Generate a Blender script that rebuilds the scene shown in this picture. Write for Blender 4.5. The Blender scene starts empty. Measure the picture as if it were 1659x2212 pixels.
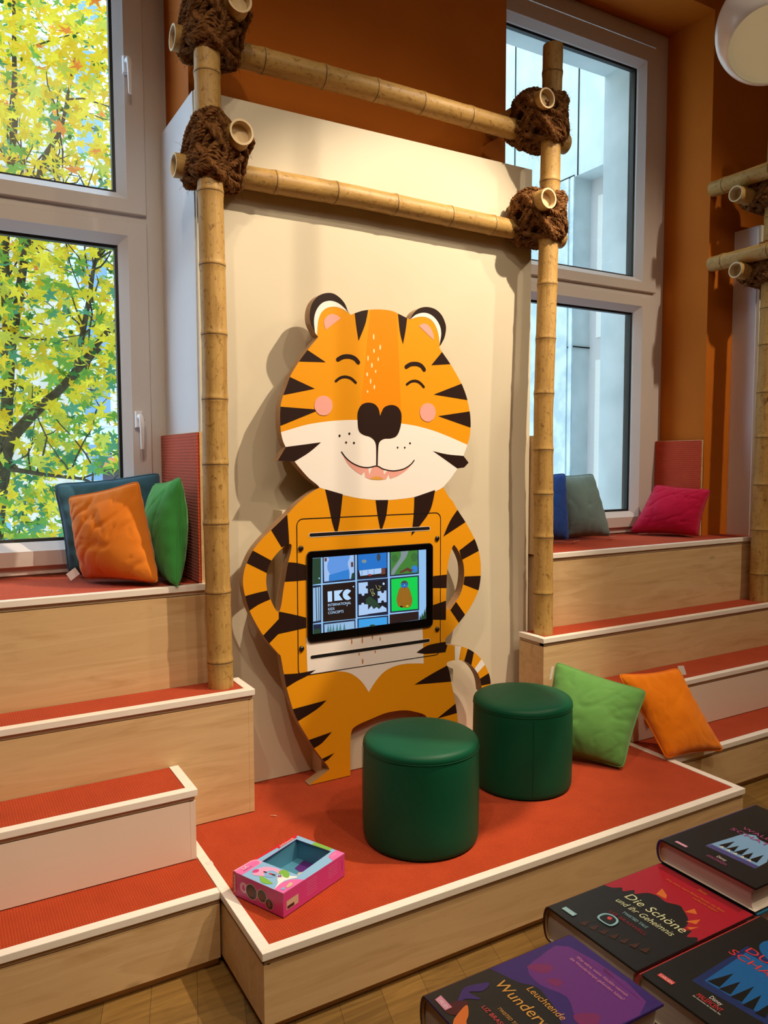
import bpy, bmesh, math, random
from mathutils import Vector, Matrix, noise
from mathutils.geometry import tessellate_polygon
PI = math.pi
SC = bpy.context.scene
COL = SC.collection

# ---------------------------------------------------------------- camera, world, lights, exposure
def look_cam():
    yaw, pit, rol = 0.52785563, -0.06967018, 0.00271258
    fwd = Vector((math.sin(yaw)*math.cos(pit), math.cos(yaw)*math.cos(pit), math.sin(pit)))
    right = Vector((math.cos(yaw), -math.sin(yaw), 0)); down = fwd.cross(right)
    r2 = right*math.cos(rol) + down*math.sin(rol); d2 = -right*math.sin(rol) + down*math.cos(rol)
    M = Matrix((r2, -d2, -fwd)).transposed().to_4x4(); M.translation = (0, 0, 1.55)
    cd = bpy.data.cameras.new('camera'); c = bpy.data.objects.new('camera', cd); COL.objects.link(c)
    c.matrix_world = M
    cd.sensor_fit = 'VERTICAL'; cd.sensor_height = 34.6; cd.lens = 34.6*1674.66/2212; cd.clip_start = .05; cd.clip_end = 300
    SC.camera = c
look_cam()
SC.view_settings.view_transform = 'Standard'; SC.view_settings.look = 'None'
SC.view_settings.exposure = 0.14; SC.view_settings.gamma = 1.0; SC.view_settings.use_curve_mapping = False
SC.cycles.use_denoising = True
SC.cycles.max_bounces = 7; SC.cycles.transparent_max_bounces = 10
SC.cycles.sample_clamp_indirect = 6.0; SC.cycles.caustics_reflective = False; SC.cycles.caustics_refractive = False

W = bpy.data.worlds.new('overcast_sky'); SC.world = W; W.use_nodes = True
nt = W.node_tree; nt.nodes.clear()
wo = nt.nodes.new('ShaderNodeOutputWorld'); bg = nt.nodes.new('ShaderNodeBackground'); nt.links.new(bg.outputs[0], wo.inputs[0])
tc = nt.nodes.new('ShaderNodeTexCoord'); sx = nt.nodes.new('ShaderNodeSeparateXYZ'); cr = nt.nodes.new('ShaderNodeValToRGB')
nt.links.new(tc.outputs['Generated'], sx.inputs[0]); nt.links.new(sx.outputs['Z'], cr.inputs[0]); nt.links.new(cr.outputs[0], bg.inputs[0])
cr.color_ramp.elements[0].position = 0.0; cr.color_ramp.elements[0].color = (0.42, 0.50, 0.58, 1)
cr.color_ramp.elements[1].position = 0.25; cr.color_ramp.elements[1].color = (0.64, 0.81, 1.0, 1)
bg.inputs[1].default_value = 3.7

WARM = (1.0, 0.83, 0.60)
def area(name, loc, size, power, color, rot=(0, 0, 0), size_y=None):
    l = bpy.data.lights.new(name, 'AREA'); l.energy = power; l.color = color; l.size = size
    if size_y: l.shape = 'RECTANGLE'; l.size_y = size_y
    o = bpy.data.objects.new(name, l); COL.objects.link(o); o.location = loc; o.rotation_euler = rot
    return o
def spot(name, loc, target, power, color, angle=60, radius=.04, blend=.6):
    l = bpy.data.lights.new(name, 'SPOT'); l.energy = power; l.color = color; l.spot_size = math.radians(angle)
    l.shadow_soft_size = radius; l.spot_blend = blend
    o = bpy.data.objects.new(name, l); COL.objects.link(o); o.location = loc
    o.rotation_euler = (Vector(target)-Vector(loc)).to_track_quat('-Z', 'Y').to_euler()
    return o
area('ceiling_fill_light', (1.6, -.6, 4.3), 3.4, 36, WARM, size_y=2.6)  # added soft warm fill, no such ceiling panel in the room
spot('unseen_spot', (2.85, 1.1, 4.42), (1.58, 2.85, 1.42), 560, WARM, 46, .022, .5)
spot('unseen_spot', (2.2, .55, 4.2), (1.6, 2.8, 1.0), 55, WARM, 80, .03, .9)
spot('unseen_spot', (.35, .9, 4.2), (1.2, 2.8, 1.0), 60, WARM, 85, .03, .9)
spot('unseen_spot', (1.5, -.5, 4.3), (1.35, 1.0, .4), 150, WARM, 66, .05, .9)  # extra fill added over the books and platform front, no fixture
spot('unseen_spot', (4.2, .9, 4.2), (3.2, 2.8, .8), 190, WARM, 85, .05, .9)  # wide fill added for the right-hand seats, fixture unseen
spot('unseen_spot', (-.3, .6, 4.2), (.2, 2.7, .6), 110, WARM, 85, .05, .9)  # likewise added to brighten the left seats

# ---------------------------------------------------------------- materials
def hexc(h):
    v = [int(h[i:i+2], 16)/255 for i in (0, 2, 4)]
    return tuple((c/12.92 if c <= .04045 else ((c+.055)/1.055)**2.4) for c in v) + (1,)
MATS = {}
def base_mat(name, col, rough=.5, spec=.5, metal=0, coat=0):
    m = bpy.data.materials.new(name); m.use_nodes = True; n = m.node_tree.nodes; b = n['Principled BSDF']
    b.inputs['Base Color'].default_value = hexc(col) if isinstance(col, str) else col
    b.inputs['Roughness'].default_value = rough; b.inputs['Specular IOR Level'].default_value = spec
    b.inputs['Metallic'].default_value = metal; b.inputs['Coat Weight'].default_value = coat
    MATS[name] = m
    return m, m.node_tree, b
def coords(t, scale=(1, 1, 1), kind='Object'):
    c = t.nodes.new('ShaderNodeTexCoord'); mp = t.nodes.new('ShaderNodeMapping'); mp.inputs['Scale'].default_value = scale
    t.links.new(c.outputs[kind], mp.inputs[0]); return mp.outputs[0]
def noise_n(t, vec, scale, detail=3, rough=.5, dist=0):
    n = t.nodes.new('ShaderNodeTexNoise'); n.inputs['Scale'].default_value = scale; n.inputs['Detail'].default_value = detail
    n.inputs['Roughness'].default_value = rough; n.inputs['Distortion'].default_value = dist
    t.links.new(vec, n.inputs['Vector']); return n.outputs['Fac']
def ramp(t, fac, stops):
    r = t.nodes.new('ShaderNodeValToRGB'); t.links.new(fac, r.inputs[0]); e = r.color_ramp.elements
    while len(e) < len(stops): e.new(.5)
    for k, (p, c) in enumerate(stops): e[k].position = p; e[k].color = hexc(c) if isinstance(c, str) else c
    return r.outputs[0]
def bump(t, b, h, strength=.3, dist=.002):
    n = t.nodes.new('ShaderNodeBump'); n.inputs['Strength'].default_value = strength; n.inputs['Distance'].default_value = dist
    t.links.new(h, n.inputs['Height']); t.links.new(n.outputs[0], b.inputs['Normal'])
def noisy(name, c1, c2, scale=8, rough=.5, spec=.5, stretch=(1, 1, 1), detail=3, bs=0, bscale=None, bd=.002, lo=.3, hi=.7, coat=0):
    m, t, b = base_mat(name, c1, rough, spec, 0, coat); v = coords(t, stretch)
    t.links.new(ramp(t, noise_n(t, v, scale, detail), [(lo, c1), (hi, c2)]), b.inputs['Base Color'])
    if bs: bump(t, b, noise_n(t, v, bscale or scale*4, 2), bs, bd)
    return m
plain = lambda name, c, rough=.5, spec=.5, **k: base_mat(name, c, rough, spec, **k)[0]

noisy('orange_wall', 'BE660A', 'C66C0C', 3, .75, .3, bs=.05, bscale=60)
noisy('white_board', 'D3C7B0', 'D9CEB8', 2, .45, .3)
noisy('side_daylit', 'E4E2E4', 'EAE8EA', 2, .4, .35)  # same laminate as white_board, paler and cooler: daylight put into the colour
noisy('white_lacquer', 'F3EBE3', 'EEE4DA', 14, .35, .4, stretch=(1, 6, 6))
noisy('pale_riser', 'E3CDBC', 'E9D5C6', 2, .4, .35)
noisy('white_frame', 'D2C9C4', 'D8CFCA', 2, .35, .45)
plain('trim_band', 'BFA184', .5, .3)
plain('gasket', '0B0B0D', .5)
plain('handle_white', 'F0ECEC', .3)
plain('dark_gap', '14100C', .9)
plain('steel_dark', '1A1A1C', .35, .6)
noisy('ceiling_paint', 'CFC2B2', 'D6CABB', 3, .9, .2)
noisy('room_wall', 'C98A50', 'C58548', 3, .9, .2)
noisy('concrete', 'C6CFCF', 'DCE2E2', 3.2, .9, .2, detail=6, bs=.1, bscale=30, lo=.35, hi=.65)
noisy('zinc_cladding', 'BECBD0', 'DCE5E8', 6, .7, .3, detail=8, lo=.4, hi=.6)
noisy('facade_white', 'CBD5D8', 'DDE4E5', .5, .9, .2, detail=5)
noisy('facade_beige', 'A9A091', 'BDB3A2', 1.5, .9, .2, detail=5)
plain('facade_glass', '6F93B0', .25, .6)
plain('shop_dark', '40323A', .4)
plain('awning', 'D08050', .8)
def wood(name, cs, sc=1.0, rough=.42, axis='X', ring=1.0):
    m, t, b = base_mat(name, cs[0], rough, .35)
    st = (1.1, 9, 9) if axis == 'X' else (9, 1.1, 9)
    v = coords(t, st); v2 = coords(t, (st[0]*.35, st[1]*.5, st[2]*.5))
    f1 = noise_n(t, v, 2.2*sc, 6, .6, .8); f2 = noise_n(t, v2, 1.2*sc, 3, .5, 1.8)
    mx = t.nodes.new('ShaderNodeMix'); mx.data_type = 'RGBA'; mx.blend_type = 'MIX'; mx.inputs[0].default_value = .45
    t.links.new(ramp(t, f1, [(.3, cs[3] if len(cs) > 3 else cs[0]), (.5, cs[1]), (.75, cs[2])]), mx.inputs[6])
    t.links.new(ramp(t, f2, [(.38, cs[0]), (.5, cs[1]), (.53, cs[0]), (.66, cs[2])]), mx.inputs[7])
    # small dark knots
    vo = t.nodes.new('ShaderNodeTexVoronoi'); vo.inputs['Scale'].default_value = 1.0
    t.links.new(coords(t, (2.2, 5, 5)), vo.inputs['Vector'])
    kn = ramp(t, vo.outputs['Distance'], [(.02, (.35, .35, .35, 1)), (.075, (1, 1, 1, 1))])
    mu = t.nodes.new('ShaderNodeMix'); mu.data_type = 'RGBA'; mu.blend_type = 'MULTIPLY'; mu.inputs[0].default_value = .5*ring
    t.links.new(mx.outputs[2], mu.inputs[6]); t.links.new(kn, mu.inputs[7]); t.links.new(mu.outputs[2], b.inputs['Base Color'])
    return m
wood('maple', ('C8A577', 'D8B88B', 'CDA97B', 'BC9566'))
wood('maple_edge', ('C9A47C', 'D2AF88', 'BE976E'), 3, ring=0)
wood('plywood', ('8E6B4E', 'B08D6C', '9A7655'), 6, ring=0)
def floor_mat():
    m, t, b = base_mat('oak_floor', '9A7646', .42, .35)
    c = t.nodes.new('ShaderNodeTexCoord'); mp = t.nodes.new('ShaderNodeMapping'); mp.inputs['Rotation'].default_value = (0, 0, math.radians(-74))
    t.links.new(c.outputs['Object'], mp.inputs[0])
    br = t.nodes.new('ShaderNodeTexBrick'); t.links.new(mp.outputs[0], br.inputs['Vector'])
    br.inputs['Scale'].default_value = 1; br.inputs['Brick Width'].default_value = 1.4; br.inputs['Row Height'].default_value = .13
    br.inputs['Mortar Size'].default_value = .0007; br.inputs['Color1'].default_value = hexc('8C6B3A'); br.inputs['Color2'].default_value = hexc('785C33'); br.inputs['Mortar'].default_value = hexc('4A3720')
    m2 = t.nodes.new('ShaderNodeMapping'); m2.inputs['Rotation'].default_value = (0, 0, math.radians(-74)); m2.inputs['Scale'].default_value = (1.5, 22, 1); t.links.new(c.outputs['Object'], m2.inputs[0])
    f = noise_n(t, m2.outputs[0], 2.5, 6, .6, 1.2)
    mu = t.nodes.new('ShaderNodeMix'); mu.data_type = 'RGBA'; mu.blend_type = 'MULTIPLY'; mu.inputs[0].default_value = .8
    t.links.new(br.outputs['Color'], mu.inputs[6]); t.links.new(ramp(t, f, [(.3, (.55, .5, .42, 1)), (.7, (1.15, 1.15, 1.1, 1))]), mu.inputs[7])
    t.links.new(mu.outputs[2], b.inputs['Base Color'])
floor_mat()
def carpet(name, c1, c2, rib=True, ax=0):
    m, t, b = base_mat(name, c1, .95, .1)
    v = coords(t, (1, 1, 1)); f = noise_n(t, v, 9, 5, .7); g = noise_n(t, v, 240, 2, .7)
    mu = t.nodes.new('ShaderNodeMix'); mu.data_type = 'RGBA'; mu.blend_type = 'MULTIPLY'; mu.inputs[0].default_value = .55
    t.links.new(ramp(t, f, [(.3, c1), (.7, c2)]), mu.inputs[6]); t.links.new(ramp(t, g, [(.25, (.55, .5, .5, 1)), (.7, (1.2, 1.2, 1.2, 1))]), mu.inputs[7])
    w = t.nodes.new('ShaderNodeTexWave'); w.wave_type = 'BANDS'; w.bands_direction = 'XYZ'[ax]; w.inputs['Scale'].default_value = 40 if ax == 0 else 26; w.inputs['Distortion'].default_value = 1.2; w.inputs['Detail'].default_value = 2
    t.links.new(v, w.inputs['Vector'])
    m3 = t.nodes.new('ShaderNodeMix'); m3.data_type = 'RGBA'; m3.blend_type = 'MULTIPLY'; m3.inputs[0].default_value = .35 if rib else .12
    t.links.new(mu.outputs[2], m3.inputs[6]); t.links.new(ramp(t, w.outputs['Fac'], [(.1, (.55, .5, .5, 1)), (.7, (1.1, 1.1, 1.1, 1))]), m3.inputs[7])
    t.links.new(m3.outputs[2], b.inputs['Base Color']); bump(t, b, w.outputs['Fac'] if rib else g, .6, .0015)
    b.inputs['Sheen Weight'].default_value = .15
carpet('carpet', 'AC3B15', 'B8431B'); carpet('ribbed_red', 'C24A30', 'CC5236', True, 2)
def bamboo_mat():
    m, t, b = base_mat('bamboo', 'C9A05C', .5, .35)
    v = coords(t, (1, 1, 1), 'UV')
    mp = t.nodes.new('ShaderNodeMapping'); mp.inputs['Scale'].default_value = (5, 2.2, 1); t.links.new(v, mp.inputs[0])
    f = noise_n(t, mp.outputs[0], 1.5, 4, .6, .5)
    mp2 = t.nodes.new('ShaderNodeMapping'); mp2.inputs['Scale'].default_value = (60, 3, 1); t.links.new(v, mp2.inputs[0])
    g = noise_n(t, mp2.outputs[0], 1.6, 6, .7)
    mp3 = t.nodes.new('ShaderNodeMapping'); mp3.inputs['Scale'].default_value = (9, 22, 1); t.links.new(v, mp3.inputs[0])
    k = noise_n(t, mp3.outputs[0], 1.7, 8, .75, 1.0)
    mu = t.nodes.new('ShaderNodeMix'); mu.data_type = 'RGBA'; mu.blend_type = 'MULTIPLY'; mu.inputs[0].default_value = .6
    t.links.new(ramp(t, f, [(.3, 'A37C42'), (.5, 'BE9858'), (.72, 'B08A4C')]), mu.inputs[6]); t.links.new(ramp(t, g, [(.3, (.6, .52, .4, 1)), (.5, (1, 1, 1, 1))]), mu.inputs[7])
    m4 = t.nodes.new('ShaderNodeMix'); m4.data_type = 'RGBA'; m4.blend_type = 'MULTIPLY'; m4.inputs[0].default_value = .75
    t.links.new(mu.outputs[2], m4.inputs[6]); t.links.new(ramp(t, k, [(.36, (.32, .22, .13, 1)), (.46, (1, 1, 1, 1))]), m4.inputs[7])
    t.links.new(m4.outputs[2], b.inputs['Base Color'])
bamboo_mat()
noisy('bamboo_node', '5E4526', '7A5C34', 30, .7); noisy('bamboo_inside', 'D9C19A', 'C9AD80', 20, .7); noisy('bamboo_rim', 'E3CBA4', 'D8BD92', 20, .6)
noisy('jute', '4E3018', '8C6038', 45, .95, .1, bs=.8, bscale=300)
noisy('pouf_green', '064A32', '085238', 5, .5, .22, bs=.15, bscale=250, bd=.0006)
def cloth(name, c, c2=None, rough=.9):
    m, t, b = base_mat(name, c, rough, .15); v = coords(t)
    f = noise_n(t, v, 12, 4, .6); t.links.new(ramp(t, f, [(.3, c), (.7, c2 or c)]), b.inputs['Base Color'])
    f2 = noise_n(t, coords(t, (1, 1, 2.5)), 16, 4, .55, 1.2); bump(t, b, f2, .12, .005); b.inputs['Sheen Weight'].default_value = .2
cloth('cloth_navy', '3F6F8A', '38647C'); cloth('cloth_orange_a', 'E07A20', 'E68428'); cloth('cloth_green', '3F9A48', '48A450'); cloth('cloth_blue', '1C4CA8', '2355B4')
cloth('cloth_sage', '6C888A', '769294'); cloth('cloth_magenta', 'B00638', 'BA0A3E'); cloth('cloth_lime', '5C9048', '669A50'); cloth('cloth_orange_b', 'EA7C0A', 'F08410')
plain('tag_white', 'E8DAD6', .8)
for n_, c_ in dict(t_orange='EA9C12', t_deep='F68E06', t_black='2A1712', t_white='F7F0EC', t_pink='EDA9A0', t_tongue='DFA24C', t_cream='F8F0C0', t_tick='C77F42').items(): plain(n_, c_, .42, .35)
def thin_glass():
    m = bpy.data.materials.new('window_glass'); m.use_nodes = True; t = m.node_tree; t.nodes.clear()
    o = t.nodes.new('ShaderNodeOutputMaterial'); mx = t.nodes.new('ShaderNodeMixShader'); tr = t.nodes.new('ShaderNodeBsdfTransparent'); g = t.nodes.new('ShaderNodeBsdfGlossy')
    tr.inputs[0].default_value = (.93, .97, .98, 1); g.inputs['Roughness'].default_value = .02
    mx.inputs[0].default_value = .035; t.links.new(tr.outputs[0], mx.inputs[1]); t.links.new(g.outputs[0], mx.inputs[2]); t.links.new(mx.outputs[0], o.inputs[0]); MATS['window_glass'] = m
thin_glass()
def leafm(name, c):
    m = bpy.data.materials.new(name); m.use_nodes = True; t = m.node_tree; t.nodes.clear()
    o = t.nodes.new('ShaderNodeOutputMaterial'); mx = t.nodes.new('ShaderNodeMixShader'); d = t.nodes.new('ShaderNodeBsdfDiffuse'); tl = t.nodes.new('ShaderNodeBsdfTranslucent')
    for k in (d, tl): k.inputs[0].default_value = hexc(c)
    mx.inputs[0].default_value = .45; t.links.new(d.outputs[0], mx.inputs[1]); t.links.new(tl.outputs[0], mx.inputs[2]); t.links.new(mx.outputs[0], o.inputs[0]); MATS[name] = m
LEAFC = dict(leaf_yellow='F8E04A', leaf_gold='F2CC40', leaf_lime='D6D25C', leaf_green='86B456', leaf_teal='64A07E', leaf_dark='4E8250', leaf_orange='F0924A')
for n_, c_ in LEAFC.items(): leafm(n_, c_)
noisy('bark', '4A4238', '6A6252', 14, .95, .1, bs=.5, bscale=60)
def emit(name, c, s=1.0):
    m = bpy.data.materials.new(name); m.use_nodes = True; t = m.node_tree; b = t.nodes['Principled BSDF']
    b.inputs['Base Color'].default_value = (.01, .01, .01, 1); b.inputs['Roughness'].default_value = .08
    b.inputs['Emission Color'].default_value = hexc(c); b.inputs['Emission Strength'].default_value = s; MATS[name] = m
for n_, c_ in dict(sky='8CBBE8', dgreen='24402E', navy='1B2440', ltblue='9CBCE8', blue1='5E93DC', blue2='2F7BCB', blue3='1E6FC4', blue4='3C9BE0', brown='5C3628', dark='20120F', pale='A8C6EC', pale2='8FB4D8', brick='6A4038', grey='7C8C90', dgrey='3A4652', red='A03030', green1='3F7C34', green2='386A34', night='17161F', logo='B4D4F6', star='C8D27A', vgreen='0CC94C', outline='8A5A1C', penguin='93641C', lime='B0C030', teal='4C7C84', brown2='2A1A1A').items(): emit('s_'+n_, c_, .95)
emit('bulb_warm', 'FFDCA0', 1.3)
for n_, c_ in dict(b_black='1F1E1D', b_red='8E1626', b_crimson='AE1D30', b_purple='3B2472', b_violet='6A2E84', b_magenta='7E2A66', b_maroon='4A0F1C', b_blue='1A63A8', b_deepblue='1F3068', b_ice='7FA8D4', b_lilac='4E4A8A', b_gold='D9A04A', b_cream='DDE0B4', b_orange='D9722E', b_pinktag='D88CB0', b_bluetag='8FC4D4', b_redtag='D84A4C', b_redtext='D83A3C', b_pinktext='A84E84', b_teal='2E6C8C', b_nearblack='12110F', b_white='E0DCD8', b_brown='4A2A1E').items(): plain(n_, c_, .38, .45)  # the near-black one colours printed silhouettes and bolt sockets
noisy('paper', 'E2D6CA', 'D2C4B8', 2.5, .85, .2, stretch=(1, 1, 160), detail=2)
for n_, c_ in dict(x_pink='DC6CAE', x_hotpink='CB3F86', x_red='C8202C', x_blue='7FAEDB', x_sky='86B6E0', x_green='79B04C', x_tray='4F8CA8', x_white='F0E6EA', x_dark='3A2426', x_tan='C9B296', x_purple='5A2A78', x_lpink='E9A0CC').items(): plain(n_, c_, .35, .5)
plain('lamp_shell', 'D8D4D0', .25, .5); _m, _t, _b = base_mat('lamp_inner', 'D8CCAE', .6, .3); _b.inputs['Emission Color'].default_value = hexc('C8B88C'); _b.inputs['Emission Strength'].default_value = .30
plain('leaf_brown', '7A5138', .8)

# ---------------------------------------------------------------- mesh helpers
def tag(o, label=None, cat=None, group=None, kind=None):
    if label: o['label'] = label
    if cat: o['category'] = cat
    if group: o['group'] = group
    if kind: o['kind'] = kind
    return o
def empty(name, loc=(0, 0, 0), rz=0, **k):
    o = bpy.data.objects.new(name, None); o.empty_display_size = .1; COL.objects.link(o); o.location = loc; o.rotation_euler = (0, 0, rz)
    return tag(o, **k)
class MB:
    def __init__(s): s.v = []; s.f = []; s.m = []; s.mats = []; s.uv = None; s.w = False
    def mi(s, m):
        if m not in s.mats: s.mats.append(m)
        return s.mats.index(m)
    def add(s, vs, fs, m):
        n = len(s.v); s.v += [tuple(v) for v in vs]; s.f += [tuple(i+n for i in f) for f in fs]; s.m += [s.mi(m)]*len(fs); return n
    def box(s, a, b, m):
        x0, y0, z0 = a; x1, y1, z1 = b
        s.add([(x0, y0, z0), (x1, y0, z0), (x1, y1, z0), (x0, y1, z0), (x0, y0, z1), (x1, y0, z1), (x1, y1, z1), (x0, y1, z1)],
              [(0, 3, 2, 1), (4, 5, 6, 7), (0, 1, 5, 4), (1, 2, 6, 5), (2, 3, 7, 6), (3, 0, 4, 7)], m)
    def prism(s, poly, z0, z1, m, mt=None):   # poly in xy, extruded in z
        s.w = True
        n = len(poly); tris = tessellate_polygon([[Vector((p[0], p[1], 0)) for p in poly]])
        ar = sum(poly[i][0]*poly[(i+1) % n][1]-poly[(i+1) % n][0]*poly[i][1] for i in range(n))
        if ar < 0: poly = poly[::-1]; tris = tessellate_polygon([[Vector((p[0], p[1], 0)) for p in poly]])
        s.add([(p[0], p[1], z0) for p in poly]+[(p[0], p[1], z1) for p in poly], [(i, (i+1) % n, n+(i+1) % n, n+i) for i in range(n)], m)
        s.add([(p[0], p[1], z0) for p in poly], tris, m); s.add([(p[0], p[1], z1) for p in poly], tris, mt or m)
    def flat(s, poly, m, fn):                 # flat polygon through mapping fn(x, y)
        tris = tessellate_polygon([[Vector((p[0], p[1], 0)) for p in poly]]); s.add([fn(p[0], p[1]) for p in poly], tris, m)
    def tube(s, pts, r, m, seg=8, closed=False, caps=True):
        pts = [Vector(p) for p in pts]; n = len(pts); vs = []; rr = r if isinstance(r, (list, tuple)) else [r]*n
        u = None
        for i, p in enumerate(pts):
            d = (pts[(i+1) % n] if (closed or i < n-1) else p) - (pts[i-1] if (closed or i > 0) else p)
            if d.length < 1e-9: d = Vector((0, 0, 1))
            d.normalize()
            if u is None: u = d.orthogonal().normalized()
            u = (u - d*u.dot(d));
            if u.length < 1e-6: u = d.orthogonal()
            u.normalize(); w = d.cross(u)
            vs += [p + (u*math.cos(2*PI*k/seg)+w*math.sin(2*PI*k/seg))*rr[i] for k in range(seg)]
        fs = []
        for i in range(n if closed else n-1):
            a = i*seg; b = ((i+1) % n)*seg
            fs += [(a+k, a+(k+1) % seg, b+(k+1) % seg, b+k) for k in range(seg)]
        if caps and not closed: fs += [tuple(range(seg))[::-1], tuple((n-1)*seg+k for k in range(seg))]
        s.add(vs, fs, m)
    def lathe(s, prof, m, seg=48, mats=None, c=(0, 0)):
        vs = []; fs = []; ms = []
        for r, z in prof: vs += [(c[0]+r*math.cos(2*PI*k/seg), c[1]+r*math.sin(2*PI*k/seg), z) for k in range(seg)]
        n0 = len(s.v); s.v += vs
        for i in range(len(prof)-1):
            mm = s.mi(mats[i] if mats else m)
            for k in range(seg): s.f.append((n0+i*seg+k, n0+i*seg+(k+1) % seg, n0+(i+1)*seg+(k+1) % seg, n0+(i+1)*seg+k)); s.m.append(mm)
    def build(s, name, parent=None, smooth=False, bevel=0, angle=40, recalc=True, local=False):
        me = bpy.data.meshes.new(name); me.from_pydata(s.v, [], s.f)
        for m in s.mats: me.materials.append(MATS[m])
        me.polygons.foreach_set('material_index', s.m); me.update()
        if s.uv:
            ul = me.uv_layers.new(name='UVMap')
            for lp in me.loops: ul.data[lp.index].uv = s.uv[lp.vertex_index]
        if recalc:
            bm = bmesh.new(); bm.from_mesh(me)
            if s.w: bmesh.ops.remove_doubles(bm, verts=bm.verts, dist=1e-5)
            bmesh.ops.recalc_face_normals(bm, faces=bm.faces); bm.to_mesh(me); bm.free()
        if smooth:
            me.polygons.foreach_set('use_smooth', [True]*len(me.polygons))
            try: me.set_sharp_from_angle(angle=math.radians(angle))
            except Exception: pass
        o = bpy.data.objects.new(name, me); COL.objects.link(o)
        if parent:
            o.parent = parent
            if not local and parent.parent is None: o.matrix_parent_inverse = parent.matrix_basis.inverted()
        if bevel:
            b = o.modifiers.new('bevel', 'BEVEL'); b.width = bevel; b.segments = 2; b.limit_method = 'ANGLE'; b.angle_limit = math.radians(50)
        return o
def crom(pts, closed=True, step=4):
    """Catmull-Rom through 2D/3D points; a truthy third entry of a 2D point marks a sharp corner."""
    n = len(pts); out = []; P = [(p[0], p[1]) for p in pts]; cor = [len(p) > 2 and p[2] for p in pts]
    for i in range(n if closed else n-1):
        j = (i+1) % n; a = P[i]; b = P[j]
        out.append(a)
        if cor[i] and cor[j]: continue
        p0 = a if (cor[i] or (not closed and i == 0)) else P[i-1]; p3 = b if (cor[j] or (not closed and j == n-1)) else P[(j+1) % n]
        for k in range(1, step):
            t = k/step; t2 = t*t; t3 = t2*t
            out.append(tuple(.5*((2*a[q])+(-p0[q]+b[q])*t+(2*p0[q]-5*a[q]+4*b[q]-p3[q])*t2+(-p0[q]+3*a[q]-3*b[q]+p3[q])*t3) for q in (0, 1)))
    if not closed: out.append(P[-1])
    return out
def rrect(x0, x1, y0, y1, r, n=6):
    o = []
    for cx, cy, a in ((x1-r, y1-r, 0), (x0+r, y1-r, 90), (x0+r, y0+r, 180), (x1-r, y0+r, 270)):
        o += [(cx+r*math.cos(math.radians(a+90*k/n)), cy+r*math.sin(math.radians(a+90*k/n))) for k in range(n+1)]
    return o
def stroke(pts, w, n=5):
    """outline of a round-ended stroke of half width w along 2D pts"""
    L = []; R = []
    for i, p in enumerate(pts):
        a = pts[max(0, i-1)]; b = pts[min(len(pts)-1, i+1)]; dx, dy = b[0]-a[0], b[1]-a[1]; l = math.hypot(dx, dy) or 1; nx, ny = -dy/l, dx/l
        L.append((p[0]+nx*w, p[1]+ny*w)); R.append((p[0]-nx*w, p[1]-ny*w))
    def cap(p, q):
        dx, dy = p[0]-q[0], p[1]-q[1]; a0 = math.atan2(dy, dx); return [(p[0]+w*math.cos(a0+PI/2-PI*k/n), p[1]+w*math.sin(a0+PI/2-PI*k/n)) for k in range(1, n)]
    return L + cap(pts[-1], pts[-2]) + R[::-1] + cap(pts[0], pts[1])
def text_polys(body, size):
    """triangles of a line of lettering, lying in xy, left aligned on the baseline; returns verts, faces, width"""
    cu = bpy.data.curves.new('txt', 'FONT'); cu.body = body; cu.size = size; cu.resolution_u = 3
    o = bpy.data.objects.new('txt', cu); me = bpy.data.meshes.new_from_object(o)
    vs = [tuple(v.co) for v in me.vertices]; fs = [tuple(p.vertices) for p in me.polygons]
    bpy.data.objects.remove(o); bpy.data.curves.remove(cu); bpy.data.meshes.remove(me)
    w = max((v[0] for v in vs), default=0); return vs, fs, w
def put_text(mb, body, h, m, fn, width=None, shear=0):
    vs, fs, w = text_polys(body, h/.69); k = (width/w) if (width and w) else 1
    mb.add([fn(v[0]*k+v[1]*shear, v[1]) for v in vs], fs, m)
def extrude_poly(loops, y0, y1, m_side, m_front, name, parent=None):
    """loops in (x, z): first outer then holes; solid from y0 (front) to y1"""
    mb = MB(); mb.w = True; flatv = [p for lp in loops for p in lp]
    tris = tessellate_polygon([[Vector((p[0], p[1], 0)) for p in lp] for lp in loops])
    mb.add([(p[0], y0, p[1]) for p in flatv], tris, m_front); mb.add([(p[0], y1, p[1]) for p in flatv], tris, m_side)
    for lp in loops:
        n = len(lp); mb.add([(p[0], y0, p[1]) for p in lp]+[(p[0], y1, p[1]) for p in lp], [(i, (i+1) % n, n+(i+1) % n, n+i) for i in range(n)], m_side)
    return mb
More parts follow.
